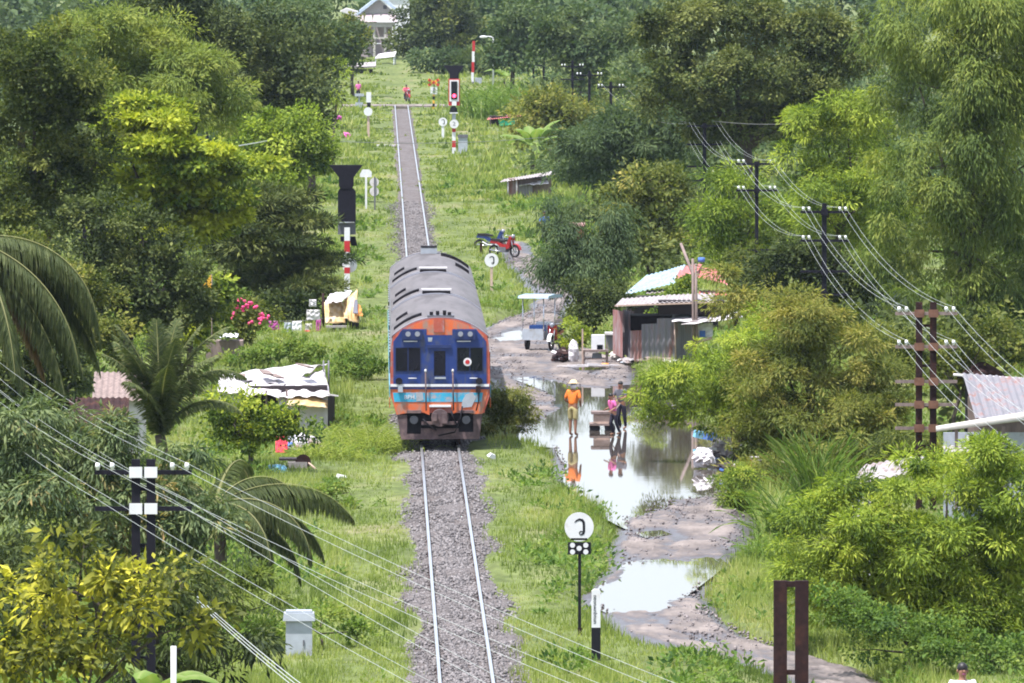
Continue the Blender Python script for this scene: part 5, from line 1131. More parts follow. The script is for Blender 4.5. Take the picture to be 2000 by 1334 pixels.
# --- sidecar motorcycle
def motorcycle(name, label, loc, rz, paint, cat='motorcycle', canopy=False, scale=1.0, group='motorcycles'):
    t = thing(name, loc, label, cat, group, rz, scale)     # local +x is forward
    for x in (-.62, .62):
        wh = MB(); n = 22; V = []; Fc = []
        for i in range(n):
            a = 2 * math.pi * i / n
            for k in range(8):
                q = 2 * math.pi * k / 8; rr = .245 + .05 * math.cos(q); V.append((x + rr * math.cos(a), .05 * math.sin(q), .295 + rr * math.sin(a)))
        for i in range(n):
            for k in range(8): Fc.append((i * 8 + k, ((i + 1) % n) * 8 + k, ((i + 1) % n) * 8 + (k + 1) % 8, i * 8 + (k + 1) % 8))
        wo = wh.add(V, Fc, True).build('wheel', M['rubber'], t)
        rm = MB().tube([(x, -.05, .295), (x, .05, .295)], .05, 10)
        for i in range(6): a = math.pi * i / 3; rm.tube([(x, 0, .295), (x + .23 * math.cos(a), 0, .295 + .23 * math.sin(a))], .012, 5)
        rm.build('rim', M['chrome'], wo)
    b = MB(); b.prism([(-.75, .66), (-.35, .62), (-.1, .45), (.22, .38), (.30, .55), (.46, .95), (.38, .98), (.22, .62), (-.02, .60), (-.28, .76), (-.72, .78)], -.11, .11); b.prism([(.28, .40), (.42, .45), (.52, .93), (.40, .98)], -.17, .17); b.build('body', M[paint], t)
    MB().prism([(-.70, .78), (.0, .72), (.02, .79), (-.3, .86), (-.7, .86)], -.13, .13).build('seat', M['rubber'], t)
    fd = MB(); fd.prism([(.62 + .36 * math.cos(a), .295 + .36 * math.sin(a)) for a in np.linspace(.2, 2.6, 9)] + [(.62 + .32 * math.cos(a), .295 + .32 * math.sin(a)) for a in np.linspace(2.6, .2, 9)], -.07, .07); fd.build('front_fender', M['white'] if canopy else M[paint], t)
    fk = MB(); [fk.tube([(.62, s2 * .09, .295), (.44, s2 * .09, .95)], .022, 6) for s2 in (-1, 1)]; fk.build('fork', M['chrome'], t)
    MB().tube([(.36, -.34, 1.04), (.44, -.12, 1.0), (.44, .12, 1.0), (.36, .34, 1.04)], .018, 6).build('handlebar', M['chrome'], t)
    MB().sphere((.52, 0, .97), (.08, .10, .10), 10, 8).build('headlight', M['lamp_glass'], t)
    MB().box((-.05, 0, .36), (.46, .26, .24)).build('engine', M['grey_dark'], t); MB().tube([(-.1, -.16, .28), (-.7, -.18, .34)], [.03, .05], 8).build('exhaust', M['chrome'], t)
    if canopy:
        sc = MB(); sc.box((-.1, -.72, .42), (1.5, .8, .05)); sc.box((.62, -.72, .62), (.05, .8, .4)); sc.box((-.1, -1.12, .58), (1.5, .04, .3)); sc.box((-.1, -.32, .58), (1.5, .04, .3)); sc.build('sidecar', M['grey'], t)
        MB().tube([(-.15, -1.22, .26), (-.15, -1.14, .26)], .26, 18).build('sidecar_wheel', M['rubber'], t)
        MB().box((.1, -.7, .7), (.5, .5, .5)).build('load_box', M['cloth_blue'], t); MB().box((-.4, -.6, .75), (.4, .5, .6)).build('load_box', M['white'], t)
        for x, y_ in ((.62, -.30), (.62, -1.12), (-.82, -.30), (-.82, -1.12)): MB().tube([(x, y_, .4), (x, y_, 1.98)], .022, 6).build('canopy_post', M['chrome'], t)
        MB().prism([(-1.0, 1.98), (.85, 1.98), (.80, 2.07), (-.1, 2.12), (-.95, 2.07)], -1.25, -.05).build('canopy', M['cor_blue'], t)
    return t
b = G(1086, 684); motorcycle('sidecar_motorcycle', 'red and white motorcycle with a canopied sidecar on the muddy road', b, math.radians(-108), 'bike_red', canopy=True, scale=.95)
motorcycle('motorcycle', 'red motorcycle parked right of the pipe railing', G(985, 503), math.radians(-40), 'bike_red')
motorcycle('motorcycle', 'blue and red motorcycle parked behind the pipe railing', G(962, 492), math.radians(-15), 't_blue')
f = Face(970, 500); t = thing('pipe_railing', f.b, 'white and rust pipe railing in front of the parked motorcycles', 'railing')
f.box(937, 474, 942, 502, 0, .1).build('end_post', M['rust'], t); f.box(967, 470, 970, 500, -.1, .07).build('post', M['white'], t)
a, c, e, g = f(942, 472), f(952, 478), f(1000, 480), f(1000, 500); MB().tube([(a[0], 0, a[1]), (c[0], 0, c[1]), (e[0], -.1, e[1])], .03, 6).build('top_rail', M['white'], t); f.box(998, 478, 1001, 500, -.1, .07).build('post', M['white'], t)

# ------------------------------------------------------------------ people
def skin_mesh(name, V, E, Rd, m, parent, sub=2):
    me = bpy.data.meshes.new(name); me.from_pydata([tuple(map(float, v)) for v in V], E, []); o = link(name, me, parent)
    o.modifiers.new('skin', 'SKIN'); sv = me.skin_vertices[0].data
    for i, r in enumerate(Rd): sv[i].radius = (r, r) if not hasattr(r, '__len__') else r
    sv[0].use_root = True
    md = o.modifiers.new('sub', 'SUBSURF'); md.levels = sub; md.render_levels = sub; me.materials.append(M[m]); o.modifiers['skin'].use_smooth_shade = True
    return o
def person(label, loc, rz, H, arms, legs, shirt, pants, lean=0.0, shorts=False, sleeves=True, hat=None, sit=False, headturn=0.0):
    """faces local -y; arms: two (elbow, wrist); legs: two (knee, ankle)"""
    t = thing('person', loc, label, 'person', 'people', rz, H / 1.7)
    L = lambda z: -lean * max(0, z - .92)
    pel, wai, che, nek = (0, 0, .93), (0, L(1.08), 1.08), (0, L(1.3), 1.30), (0, L(1.47), 1.47)
    hd0, hd1 = (0, L(1.56) - .01, 1.565), (0, L(1.66), 1.645)
    V = [pel, wai, che, nek, hd0, hd1]; E = [(0, 1), (1, 2), (2, 3), (3, 4), (4, 5)]; Rd = [(.15, .11), (.135, .10), (.155, .11), (.052, .052), (.080, .092), (.074, .086)]
    SV = [pel, wai, che, (0, L(1.40), 1.40)]; SE = [(0, 1), (1, 2), (2, 3)]; SR = [(.170, .130), (.155, .118), (.172, .128), (.10, .085)]
    PV = [(0, 0, 1.0), (0, 0, .90)]; PE = [(0, 1)]; PR = [(.158, .118), (.160, .122)]
    for sd, (el, wr) in zip((-1, 1), arms):
        sh = (sd * .185, L(1.40), 1.395); n = len(V); hand = np.array(wr) + (np.array(wr) - np.array(el)) * .28
        V += [sh, el, wr, tuple(hand)]; E += [(2, n), (n, n + 1), (n + 1, n + 2), (n + 2, n + 3)]; Rd += [.055, .042, .030, (.038, .018)]
        ax = unit((np.array(wr) - np.array(el))[None])[0]; lat = unit(np.cross(ax, [0, 1, .2])[None])[0]
        for q in range(4):
            m_ = len(V); b0 = hand + lat * (.026 - .017 * q) + ax * .02; b1 = b0 + ax * (.040, .046, .043, .034)[q] - np.array([0, .008, 0]); V += [tuple(b0), tuple(b1)]; E += [(n + 3, m_), (m_, m_ + 1)]; Rd += [.0095, .008]
        m_ = len(V); V += [tuple(np.array(wr) + ax * .03 + lat * .05), tuple(np.array(wr) + ax * .065 + lat * .062)]; E += [(n + 2, m_), (m_, m_ + 1)]; Rd += [.011, .009]
        k = len(SV); SV += [sh, tuple(np.array(sh) * .1 + np.array(el) * .9)]; SE += [(2, k), (k, k + 1)]; SR += [.072, .060]
    for sd, (kn, an) in zip((-1, 1), legs):
        hp = (sd * .092, 0, .86); n = len(V); toe = (an[0], an[1] - .16, an[2] - .045)
        V += [hp, kn, an, toe]; E += [(0, n), (n, n + 1), (n + 1, n + 2), (n + 2, n + 3)]; Rd += [.088, .058, .040, (.042, .026)]
        k = len(PV); end = tuple(np.array(kn) * (1.0 if shorts else 0) + np.array(an) * (0 if shorts else .98) + np.array([0, 0, .02]))
        PV += [hp, tuple(np.array(kn)), ] + ([] if shorts else [end]); PE += [(1, k), (k, k + 1)] + ([] if shorts else [(k + 1, k + 2)]); PR += [.105, .078 if shorts else .074] + ([] if shorts else [.058])
    skin_mesh('body', V, E, Rd, 'skin', t); skin_mesh('shirt', SV, SE, SR, shirt, t); skin_mesh('trousers' if not shorts else 'shorts', PV, PE, PR, pants, t)
    hy = L(1.6) - .005; hr = MB(); n0 = 14
    hr.sphere((0, hy + .018, 1.635), (.088, .098, .098), 14, 10); hr.v = [(x, y_, z if z > 1.60 or y_ > hy + .03 else 1.60 + (z - 1.60) * .2) for x, y_, z in hr.v]; hr.build('hair', M['hair'], t)
    fc = MB(); fc.sphere((0, hy - .096, 1.585), (.014, .020, .022), 8, 6); fc.build('nose', M['skin'], t)
    for s2 in (-1, 1):
        MB().sphere((s2 * .032, hy - .082, 1.612), (.013, .008, .008), 8, 6).build('eye', M['hair'], t); MB().sphere((s2 * .088, hy + .005, 1.59), (.012, .022, .03), 8, 6).build('ear', M['skin'], t)
    MB().sphere((0, hy - .085, 1.545), (.026, .008, .007), 8, 6).build('mouth', M['cloth_magenta'], t)
    if hat:
        h = MB(); h.tube([(0, hy + .01, 1.655), (0, hy + .01, 1.66), (0, hy + .01, 1.665), (0, hy + .01, 1.74), (0, hy + .01, 1.77)], [.20, .20, .115, .10, .04], 18); h.build('hat', M[hat], t)
        MB().sphere((0, hy + .03, 1.56), (.105, .10, .10), 12, 8).build('head_cloth', M['cloth_white'], t)
    return t
b = G(1119, 851, -.05)
person('person in an orange shirt and straw hat wading through the puddle', b, math.radians(150), 1.62, [((-.27, .02, 1.12), (-.20, -.14, .98)), ((.27, .02, 1.12), (.16, -.16, 1.00))], [((-.095, 0, .48), (-.10, .02, .07)), ((.095, -.02, .48), (.10, .0, .07))], 'cloth_orange', 'cloth_khaki', .06, True, hat='straw')
b = G(1199, 850, -.05)
person('child in a pink shirt and dark trousers beside the cart', b, math.radians(-60), 1.24, [((-.26, -.06, 1.14), (-.22, -.26, 1.06)), ((.26, -.06, 1.14), (.2, -.24, 1.04))], [((-.10, -.10, .48), (-.11, .05, .07)), ((.10, .06, .48), (.11, .22, .10))], 'cloth_pink', 'cloth_dark', .22)
b = G(1214, 838, -.05)
person('person in a dark grey shirt pushing the cart through the water', b, math.radians(-35), 1.44, [((-.26, -.12, 1.16), (-.22, -.36, 1.12)), ((.26, -.12, 1.16), (.2, -.36, 1.12))], [((-.10, -.06, .48), (-.10, .08, .07)), ((.10, .04, .48), (.10, .12, .07))], 'cloth_grey', 'cloth_dark', .12)
d = 172; p = W(1880, 1298, d)
person('person in a white shirt at the bottom right edge of the picture', (p[0], d, p[2] - 1.735), math.radians(12), 1.74, [((-.28, .02, 1.12), (-.26, -.08, .86)), ((.28, .02, 1.12), (.26, -.08, .86))], [((-.1, 0, .48), (-.1, .02, .07)), ((.1, 0, .48), (.1, .02, .07))], 'cloth_white', 'cloth_dark')
tag(MB().box((p[0] + 1.0, d - 12, (p[2] - 1.735) / 2), (6, 30, p[2] - 1.735 - .004)).build('footbridge_ramp', M['road']), kind='structure')
b = G(796, 203); mc = motorcycle('motorcycle', 'motorcycle ridden over the level crossing', b + np.array([0, 0, .2]), math.radians(-80), 'bike_red')
person('rider in a bright pink shirt on the level crossing', b + np.array([-.12, .45, .02]), math.radians(10), 1.6, [((-.30, -.18, 1.14), (-.28, -.42, 1.06)), ((.30, -.18, 1.14), (.28, -.42, 1.06))], [((-.22, -.38, .80), (-.18, -.32, .36)), ((.22, -.38, .80), (.18, -.32, .36))], 'cloth_hot', 'cloth_dark', .15)
# hand cart in the water
f = Face(1176, 838); t = thing('hand_cart', f.b + np.array([0, 0, -.05]), 'wooden hand cart with a pale box standing in the puddle', 'cart')
f.box(1160, 807, 1192, 824, .4, .8).build('box', M['wood_pale'], t); f.box(1155, 801, 1194, 806, .4, .9).build('rim', M['wood'], t); f.box(1152, 824, 1196, 828, .4, 1.0).build('bed', M['wood'], t)
for px in (1162, 1192):
    for yy in (-.02, .85): q = f(px, 832); MB().tube([(q[0], yy - .03, q[1] - .02), (q[0], yy + .03, q[1] - .02)], .16, 16).build('wheel', M['rubber'], t)
a, c = f(1194, 812), f(1212, 786); MB().tube([(a[0], .4, a[1]), (c[0], .5, c[1])], .02, 6).build('handle', M['wood'], t)

# ------------------------------------------------------------------ left bank: tarpaulin shack, tent, laundry, rubbish
d0 = D(842); org = np.array([W(545, 842, d0)[0], d0, 0]); t = thing('tarpaulin_shack', org, 'low shack roofed with white tarpaulins on the left bank', 'shack')
ym = lambda px, py, d: W(px, py, d)
for a, c in ((585, 612), (612, 640)): corrugated('wall_board', QP((a, 838, d0), (c, 838, d0), (c, 775, d0), (a, 772, d0)), 'block', t, org, 1, .003)
corrugated('wall_board', QP((640, 838, d0), (654, 828, d0 + 2.5), (654, 770, d0 + 2.5), (640, 775, d0)), 'dark_in', t, org, 2, .004)
corrugated('wall_board', QP((425, 800, d0 + .2), (470, 800, d0 + .2), (470, 752, d0 + .2), (425, 748, d0 + .2)), 'block', t, org, 1, .003)
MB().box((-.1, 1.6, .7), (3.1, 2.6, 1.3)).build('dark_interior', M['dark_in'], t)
cloth('roof_tarp', QP((425, 765, d0 - .4), (545, 775, d0 - .4), (560, 742, d0 + 1.6), (428, 738, d0 + 1.4)), 'tarp_w', t, org, .05, .055, 11)
cloth('roof_tarp', QP((428, 745, d0 + 1.0), (570, 748, d0 + 1.0), (640, 706, d0 + 3.4), (430, 732, d0 + 3.2)), 'tarp_w', t, org, .08, .055, 12)
cloth('roof_tarp', QP((540, 776, d0 - .3), (645, 775, d0 - .3), (634, 722, d0 + 3.0), (550, 748, d0 + 1.2)), 'tarp_w', t, org, .06, .055, 13)
cloth('yellow_awning', QP((560, 790, d0 - .5), (640, 798, d0 - .5), (640, 772, d0 + .2), (558, 768, d0 + .2)), 'tarp_y', t, org, .08, .03, 14)
cloth('hanging_tarp', QP((548, 803, d0 - .2), (582, 800, d0 - .2), (575, 766, d0), (540, 768, d0)), 'tarp_w', t, org, .03, .055, 15)
cloth('red_rag', QP((594, 762, d0 + 1.2), (614, 762, d0 + 1.2), (612, 744, d0 + 1.6), (596, 746, d0 + 1.6)), 'cloth_red', t, org, .02, .02, 16)
for k, (a, c) in enumerate(((470, 742), (520, 735), (540, 742), (595, 722))): MB().box(W(a, c, d0 + 1.2) - org + [0, 0, .12], (.3, .5, .04), rot=(.2, .1, .3 * k)).build('roof_weight', M['wood'], t)
f = Face(634, 790)
for px in (632, 642): MB().tube([W(px, 775, d0 + 2.6) - org, W(px, 704, d0 + 2.6) - org], .03, 6).build('post', M['grey_dark'], t)
MB().box(W(645, 771, d0 - .4) - org, (.5, .1, .04), rot=(0, .15, 0)).build('beam', M['white_dirty'], t)
for k, (a, y_) in enumerate(((520, 772), (560, 770))): MB().box(W(a, y_ + 10, d0 - .15) - org, (.06, .06, .6)).build('post', M['wood'], t)
lumpy('rubbish_heap', 'white plastic rubbish heap in front of the tarpaulin shack', 'rubbish', 590, 882, 80, 36, .8, 'tarp_w', 8); lumpy('rubbish_heap', 'grey and white rubbish bundle beside the white heap', 'rubbish', 575, 884, 46, 24, .4, 'cor_pale', 9)
tarp('cloth', 'bright red cloth hanging below the tarpaulin shack', 'cloth', QP((538, 885, 293), (562, 885, 293), (562, 852, 293.3), (538, 852, 293.3)), 'cloth_red', .02, .02, 17)
f = Face(540, 928); t = thing('basin', f.b, 'upturned pale blue plastic basin in the grass', 'basin'); MB().tube([(0, 0, .04), (0, 0, .20), (0, 0, .28), (0, 0, .30)], [.32, .29, .22, .05], 20).build('bowl', M['blue_plastic'], t); MB().tube([(0, 0, 0), (0, 0, .04)], [.34, .34], 20).build('rim', M['blue_plastic'], t)
f = Face(585, 922); t = thing('broken_cart', f.b, 'overturned rusty cart with a broken handle beside the blue basin', 'cart'); f.box(562, 902, 600, 915, .2, .7).build('bed', M['cor_pale'], t)
MB().tube([(.1, -.1, .28), (.1, -.04, .28)], .22, 16).build('wheel', M['rust'], t); a, c = f(596, 898), f(622, 920); MB().tube([(a[0], 0, a[1]), (c[0], -.3, c[1])], .03, 6).build('handle', M['wood_pale'], t); f.box(545, 896, 592, 900, .5, .8).build('lid', M['dark_in'], t)
b = G(668, 936); o = MB().box((0, 0, .06), (.26, .2, .08), rot=(.3, .2, .5)).build('litter', M['white']); o.location = b; tag(o, 'scrap of white litter in the grass right of the broken cart', 'litter')
b = G(961, 900); o = MB().box((0, 0, .14), (.24, .16, .12), rot=(.3, .4, .5), taper=.6).build('litter', M['white']); o.location = b; tag(o, 'white litter on the ballast shoulder right of the train', 'litter')
# yellow tent
d0 = D(648); org = np.array([W(670, 648, d0)[0], d0, 0]); t = thing('tarpaulin_tent', org, 'yellow tarpaulin shelter at the foot of the near signal', 'tent')
cloth('tarp_panel', QP((636, 632, d0 - .3), (675, 630, d0 - .3), (668, 585, d0 + .8), (632, 590, d0 + .8)), 'tarp_y', t, org, .06, .04, 21)
cloth('tarp_panel', QP((672, 622, d0 - .5), (700, 632, d0 - .3), (697, 566, d0 + .6), (668, 590, d0 + .6)), 'tarp_y', t, org, .05, .04, 22)
cloth('tarp_panel', QP((694, 616, d0 - .6), (709, 618, d0 - .2), (704, 598, d0 + .4), (694, 590, d0 + .4)), 'tarp_o', t, org, .05, .03, 23)
cloth('door_flap', QP((689, 612, d0 - .62), (699, 612, d0 - .62), (698, 585, d0 + .3), (692, 585, d0 + .3)), 'cloth_grey', t, org, .01, .01, 24)
cloth('top_sheet', QP((634, 592, d0 - .2), (668, 588, d0 - .2), (690, 568, d0 + 1.4), (645, 574, d0 + 1.4)), 'tarp_w', t, org, .04, .03, 25)
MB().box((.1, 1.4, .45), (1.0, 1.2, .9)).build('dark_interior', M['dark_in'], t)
MB().tube([W(631, 640, d0 - .4) - org, W(631, 573, d0 - .4) - org], .05, 6).build('tent_pole', M['rust'], t)
f = Face(665, 650); t = thing('low_bench', f.b, 'grey plank bench below the yellow tarpaulin shelter', 'bench'); f.box(636, 636, 682, 640, 0, .4).build('seat', M['cor_pale'], t)
for px in (640, 660, 678): f.box(px - 1.5, 639, px + 1.5, 651, 0, .3).build('leg', M['grey'], t)
# laundry
for i, (px, py, w, h, m, nm, lab) in enumerate([(580, 627, 18, 28, 'cloth_white', 'shirt', 'white shirt hanging on the washing line'), (603, 632, 14, 22, 'cream', 'towel', 'pale towel beside the hanging white shirt'), (622, 624, 10, 30, 'cloth_magenta', 'towel', 'magenta towel hanging beside the tent pole'), (600, 645, 16, 12, 'cloth_red', 'cloth', 'dark red cloth at the foot of the washing'), (535, 627, 20, 18, 'cloth_magenta', 'towel', 'purple cloth hanging under the pink bougainvillea'), (563, 630, 16, 22, 'grey', 'towel', 'pale grey cloth at the left end of the washing'), (612, 605, 26, 20, 'tarp_w', 'sheet', 'white sheet draped above the washing'), (611, 585, 14, 14, 'tarp_w', 'sheet', 'small white sheet tied to the tent pole')]):
    dd = 383.0 - .2 * i; tarp(nm, lab, 'laundry', QP((px - w / 2, py + h, dd), (px + w / 2, py + h, dd), (px + w / 2, py, dd), (px - w / 2, py, dd)), m, .02, .02, 30 + i)
wire('washing line strung left from the tent pole', W(520, 626, 383), W(631, 622, 382.6), .06, .012, 'wire_dark')
# yellow flag on a pole
p = W(399, 566, 327); t = thing('flag', (p[0], 327, 0), 'small yellow pennant above the bushes on the left', 'flag'); h = W(411, 535, 327)[2]
MB().tube([(.24, 0, 0), (.24, 0, h)], .015, 6).build('pole', M['wood'], t); MB().prism([(.23, h), (.23, h - .45), (-.12, h - .5)], -.006, .006).build('pennant', M['yellow'], t)
# houses behind the palm
for (px, py, d_, w, lab, rm, wm) in ((238, 764, 292, 1.3, 'small brown and white house behind the young palm', 'wood', 'white_dirty'), (190, 815, 286, 1.3, 'brownish tin hut in the bushes left of the young palm', 'rust', 'wood')):
    b = W(px, py, d_); org = np.array([b[0], d_, 0]); t = thing('hut', org, lab, 'house', 'huts on the left bank'); h = b[2]
    MB().box((0, 1.0, (h - .2) / 2), (w, 1.8, h - .2)).build('wall', M[wm], t)
    for k in range(2): corrugated('roof_sheet', [org + [(-.65 + k * .65) * w, -.3, h - .25], org + [(k * .65) * w, -.3, h - .25], org + [(k * .65) * w, 2.2, h + .45], org + [(-.65 + k * .65) * w, 2.2, h + .45]], rm, t, org)
    MB().box((.2, .085, h * .45), (.5, .03, .6)).build('window', M['dark_in'], t)
d_ = 356; b = W(438, 655, d_); org = np.array([b[0], d_, 0]); t = thing('shed', org, 'shed with a white roof below the bougainvillea', 'shed'); MB().box((0, .8, b[2] / 2 - .1), (1.3, 1.4, b[2] - .2)).build('wall', M['wood'], t)
corrugated('roof_sheet', QP((424, 659, d_ - .3), (464, 658, d_ - .3), (466, 651, d_ + 1.8), (430, 652, d_ + 1.8)), 'white', t, org)
p = W(339, 1262, 180); q = W(333, 1345, 180); t = MB().tube([(0, 0, -p[2]), (.0, 0, 0)], .05, 8).build('white_pole', M['white']); t.location = p; tag(t, 'thin white pole at the bottom left edge', 'pole')

# ------------------------------------------------------------------ right edge houses
d0 = 262; org = np.array([W(1930, 860, d0)[0], d0, 0]); t = thing('tin_house', org, 'tin-roofed house behind the rusty rail pole at the right edge', 'house')
for k in range(4):
    a = 1880 + k * 38; corrugated('roof_sheet', QP((a + 25, 818 - k * 2, d0), (a + 63, 816 - k * 2, d0), (a + 38, 731 + k * 3, d0 + 3.5), (a, 729 + k * 3, d0 + 3.5)), 'cor_grey', t, org)
MB().tube([W(1862, 732, d0 + 3.5) - org, W(2030, 742, d0 + 3.5) - org], .04, 6).build('ridge_cap', M['white_dirty'], t)
fb = quad_grid([c - org for c in QP((1828, 842, d0 - .6), (2040, 815, d0 - .6), (2040, 798, d0 - .5), (1828, 832, d0 - .5))], 2, 2, lambda u, v: 0); link('fascia', sheet_mesh('fascia', fb.reshape(-1, 3), 2, 2, M['cream']), t).modifiers.new('thick', 'SOLIDIFY').thickness = .05
p = W(1930, 868, d0 + .4); zt = p[2] + .31; MB().box((p[0] - org[0] + .25, .4, zt / 2), (2.8, .1, zt)).build('wall', M['grey'], t); zb = W(1930, 740, d0 + 3.5)[2]; MB().box((p[0] - org[0] + .75, 3.4, zb / 2 - .2), (2.2, .1, zb - .5)).build('wall', M['wood'], t)
for px in (1868, 1960, 2030): q = W(px, 830, d0 - .45); MB().box((q[0] - org[0], -.45, q[2] / 2), (.08, .08, q[2] - .1)).build('post', M['wood'], t)
MB().box(W(1895, 858, d0 + .3) - org, (.24, .06, .22)).build('window', M['glass'], t); MB().box(W(1890, 858, d0 + .26) - org, (.06, .04, .2)).build('shutter', M['white'], t)
corrugated('porch_sheet', QP((1850, 884, d0 - 1), (1935, 876, d0 - 1), (1935, 866, d0 + .3), (1840, 872, d0 + .3)), 'cor_pale', t, org)
d0 = 236; org = np.array([W(1700, 960, d0)[0], d0, 0]); t = thing('low_shed', org, 'pale roofed shed behind the bright feathery tree', 'shed')
corrugated('roof_sheet', QP((1635, 962, d0 - .3), (1700, 940, d0 - .3), (1755, 896, d0 + 2), (1690, 908, d0 + 2)), 'cor_pale', t, org); corrugated('roof_sheet', QP((1700, 940, d0 - .3), (1770, 925, d0 - .3), (1810, 890, d0 + 2), (1755, 896, d0 + 2)), 'cor_pale', t, org)
h_ = W(1680, 950, d0)[2]
for k in range(7): MB().box((W(1632 + k * 11, 960, d0 - .2)[0] - org[0], -.2, h_ / 2), (.07, .03, h_)).build('picket', M['white_dirty'], t)
d_ = 300; p = W(1918, 735, d_); t = thing('thatched_hut', (p[0], d_, 0), 'dark brown thatched hut beyond the tin roof at the right edge', 'hut'); MB().tube([(0, 0, 0), (0, 0, p[2])], .5, 12).build('wall', M['dark_in'], t); MB().tube([(0, 0, p[2] - .05), (0, 0, p[2] + .2), (0, 0, p[2] + .42)], [.78, .5, .1], 14).build('thatch', M['rust'], t)
# rubbish at the right bank of the puddle
lumpy('white_bag', 'big white bag of rubbish at the right edge of the puddle', 'sack', 1374, 912, 46, 40, .35, 'tarp_w', 41); lumpy('rubbish_heap', 'black and white rubbish heap under the overhanging tree', 'rubbish', 1415, 892, 60, 40, .6, 'cor_pale', 42); lumpy('rubbish_heap', 'dark debris at the water edge beside the white bag', 'rubbish', 1425, 925, 50, 24, .5, 'dark_in', 43)
b = G(1366, 862); o = MB().box((0, 0, .2), (.3, .25, .2), rot=(.1, .2, .3)).build('crate', M['blue_plastic']); o.location = b; tag(o, 'small blue crate above the white rubbish bag', 'crate')
b = G(1387, 868); o = MB().box((0, 0, .24), (.34, .25, .24), rot=(.1, .2, .6)).build('crate', M['cloth_blue']); o.location = b; tag(o, 'deep blue crate in the shade above the white rubbish bag', 'crate')
f = Face(1483, 960); t = thing('market_umbrella', f.b, 'small folded stall cover in green, white and red beside the tall grass', 'stall'); f.poly([(1463, 905), (1466, 893), (1490, 892), (1492, 898), (1470, 900)], -.1, .5).build('cover', M['cor_pale'], t); f.box(1463, 896, 1467, 910, -.1, .1).build('red_edge', M['red'], t)
for px in (1466, 1486): f.box(px - 1, 898, px + 1, 962, .2, .03).build('leg', M['wood'], t)

# ------------------------------------------------------------------ middle distance shacks and the crossing
d0 = D(388); org = np.array([W(1035, 388, d0)[0], d0, 0]); t = thing('roadside_shack', org, 'grey shack with a white tarpaulin roof in the middle distance', 'shack')
MB().box((0, 1.2, .55), (2.4, 2.0, 1.1)).build('wall', M['wood'], t); corrugated('wall_sheet', QP((1012, 388, d0), (1040, 388, d0), (1040, 362, d0), (1012, 360, d0)), 'cor_grey', t, org); corrugated('wall_sheet', QP((990, 390, d0), (1012, 388, d0), (1012, 352, d0), (990, 352, d0)), 'cor_rust', t, org)
cloth('roof_tarp', QP((1014, 364, d0 - .3), (1072, 358, d0 - .3), (1066, 342, d0 + 2), (1030, 348, d0 + 2)), 'tarp_w', t, org, .1, .04, 51); corrugated('roof_sheet', QP((975, 356, d0 - .4), (1085, 340, d0 - .4), (1085, 333, d0 + 2.4), (985, 350, d0 + 2.4)), 'cor_pale', t, org)
for px in (1009, 992): MB().tube([W(px, 392, d0 - .2) - org, W(px, 350, d0 - .2) - org], .05, 6).build('post', M['white_dirty'], t)
d0 = D(250); org = np.array([W(985, 250, d0)[0], d0, 0]); t = thing('roadside_stall', org, 'far roadside stall with a red edged roof and green awning', 'stall')
corrugated('roof_sheet', QP((950, 234, d0 - .5), (1022, 226, d0 - .5), (1022, 221, d0 + 2), (955, 229, d0 + 2)), 'cor_red', t, org); cloth('awning', QP((976, 246, d0 - .4), (1004, 244, d0 - .4), (1010, 230, d0 - .2), (972, 232, d0 - .2)), 'green_tarp', t, org, .05, .03, 52); MB().box((0, .8, .45), (2.2, 1.2, .9)).build('counter', M['dark_in'], t)
for px in (958, 1018): MB().tube([W(px, 252, d0 - .3) - org, W(px, 229, d0 - .3) - org], .05, 6).build('post', M['wood'], t)
b = G(1128, 480); t = thing('brick_hut', b, 'red-brown hut half hidden behind the fine-leaved tree', 'hut', scale=.68); MB().box((0, 1, .7), (.9, 1.6, 1.4)).build('wall', M['cor_red'], t); MB().box((0, 1, 1.45), (1.1, 2.0, .08), rot=(.1, 0, 0)).build('roof', M['cor_rust'], t); MB().box((-.35, .15, .8), (.4, .05, .8)).build('door_sheet', M['grey'], t)
b = G(1064, 478); person('person in blue half hidden by the tree at the end of the path', b, .4, 1.6, [((-.27, .02, 1.12), (-.20, -.14, .98)), ((.27, .02, 1.12), (.16, -.16, 1.00))], [((-.095, 0, .48), (-.10, .02, .07)), ((.095, -.02, .48), (.10, .0, .07))], 'cloth_blue', 'cloth_dark')
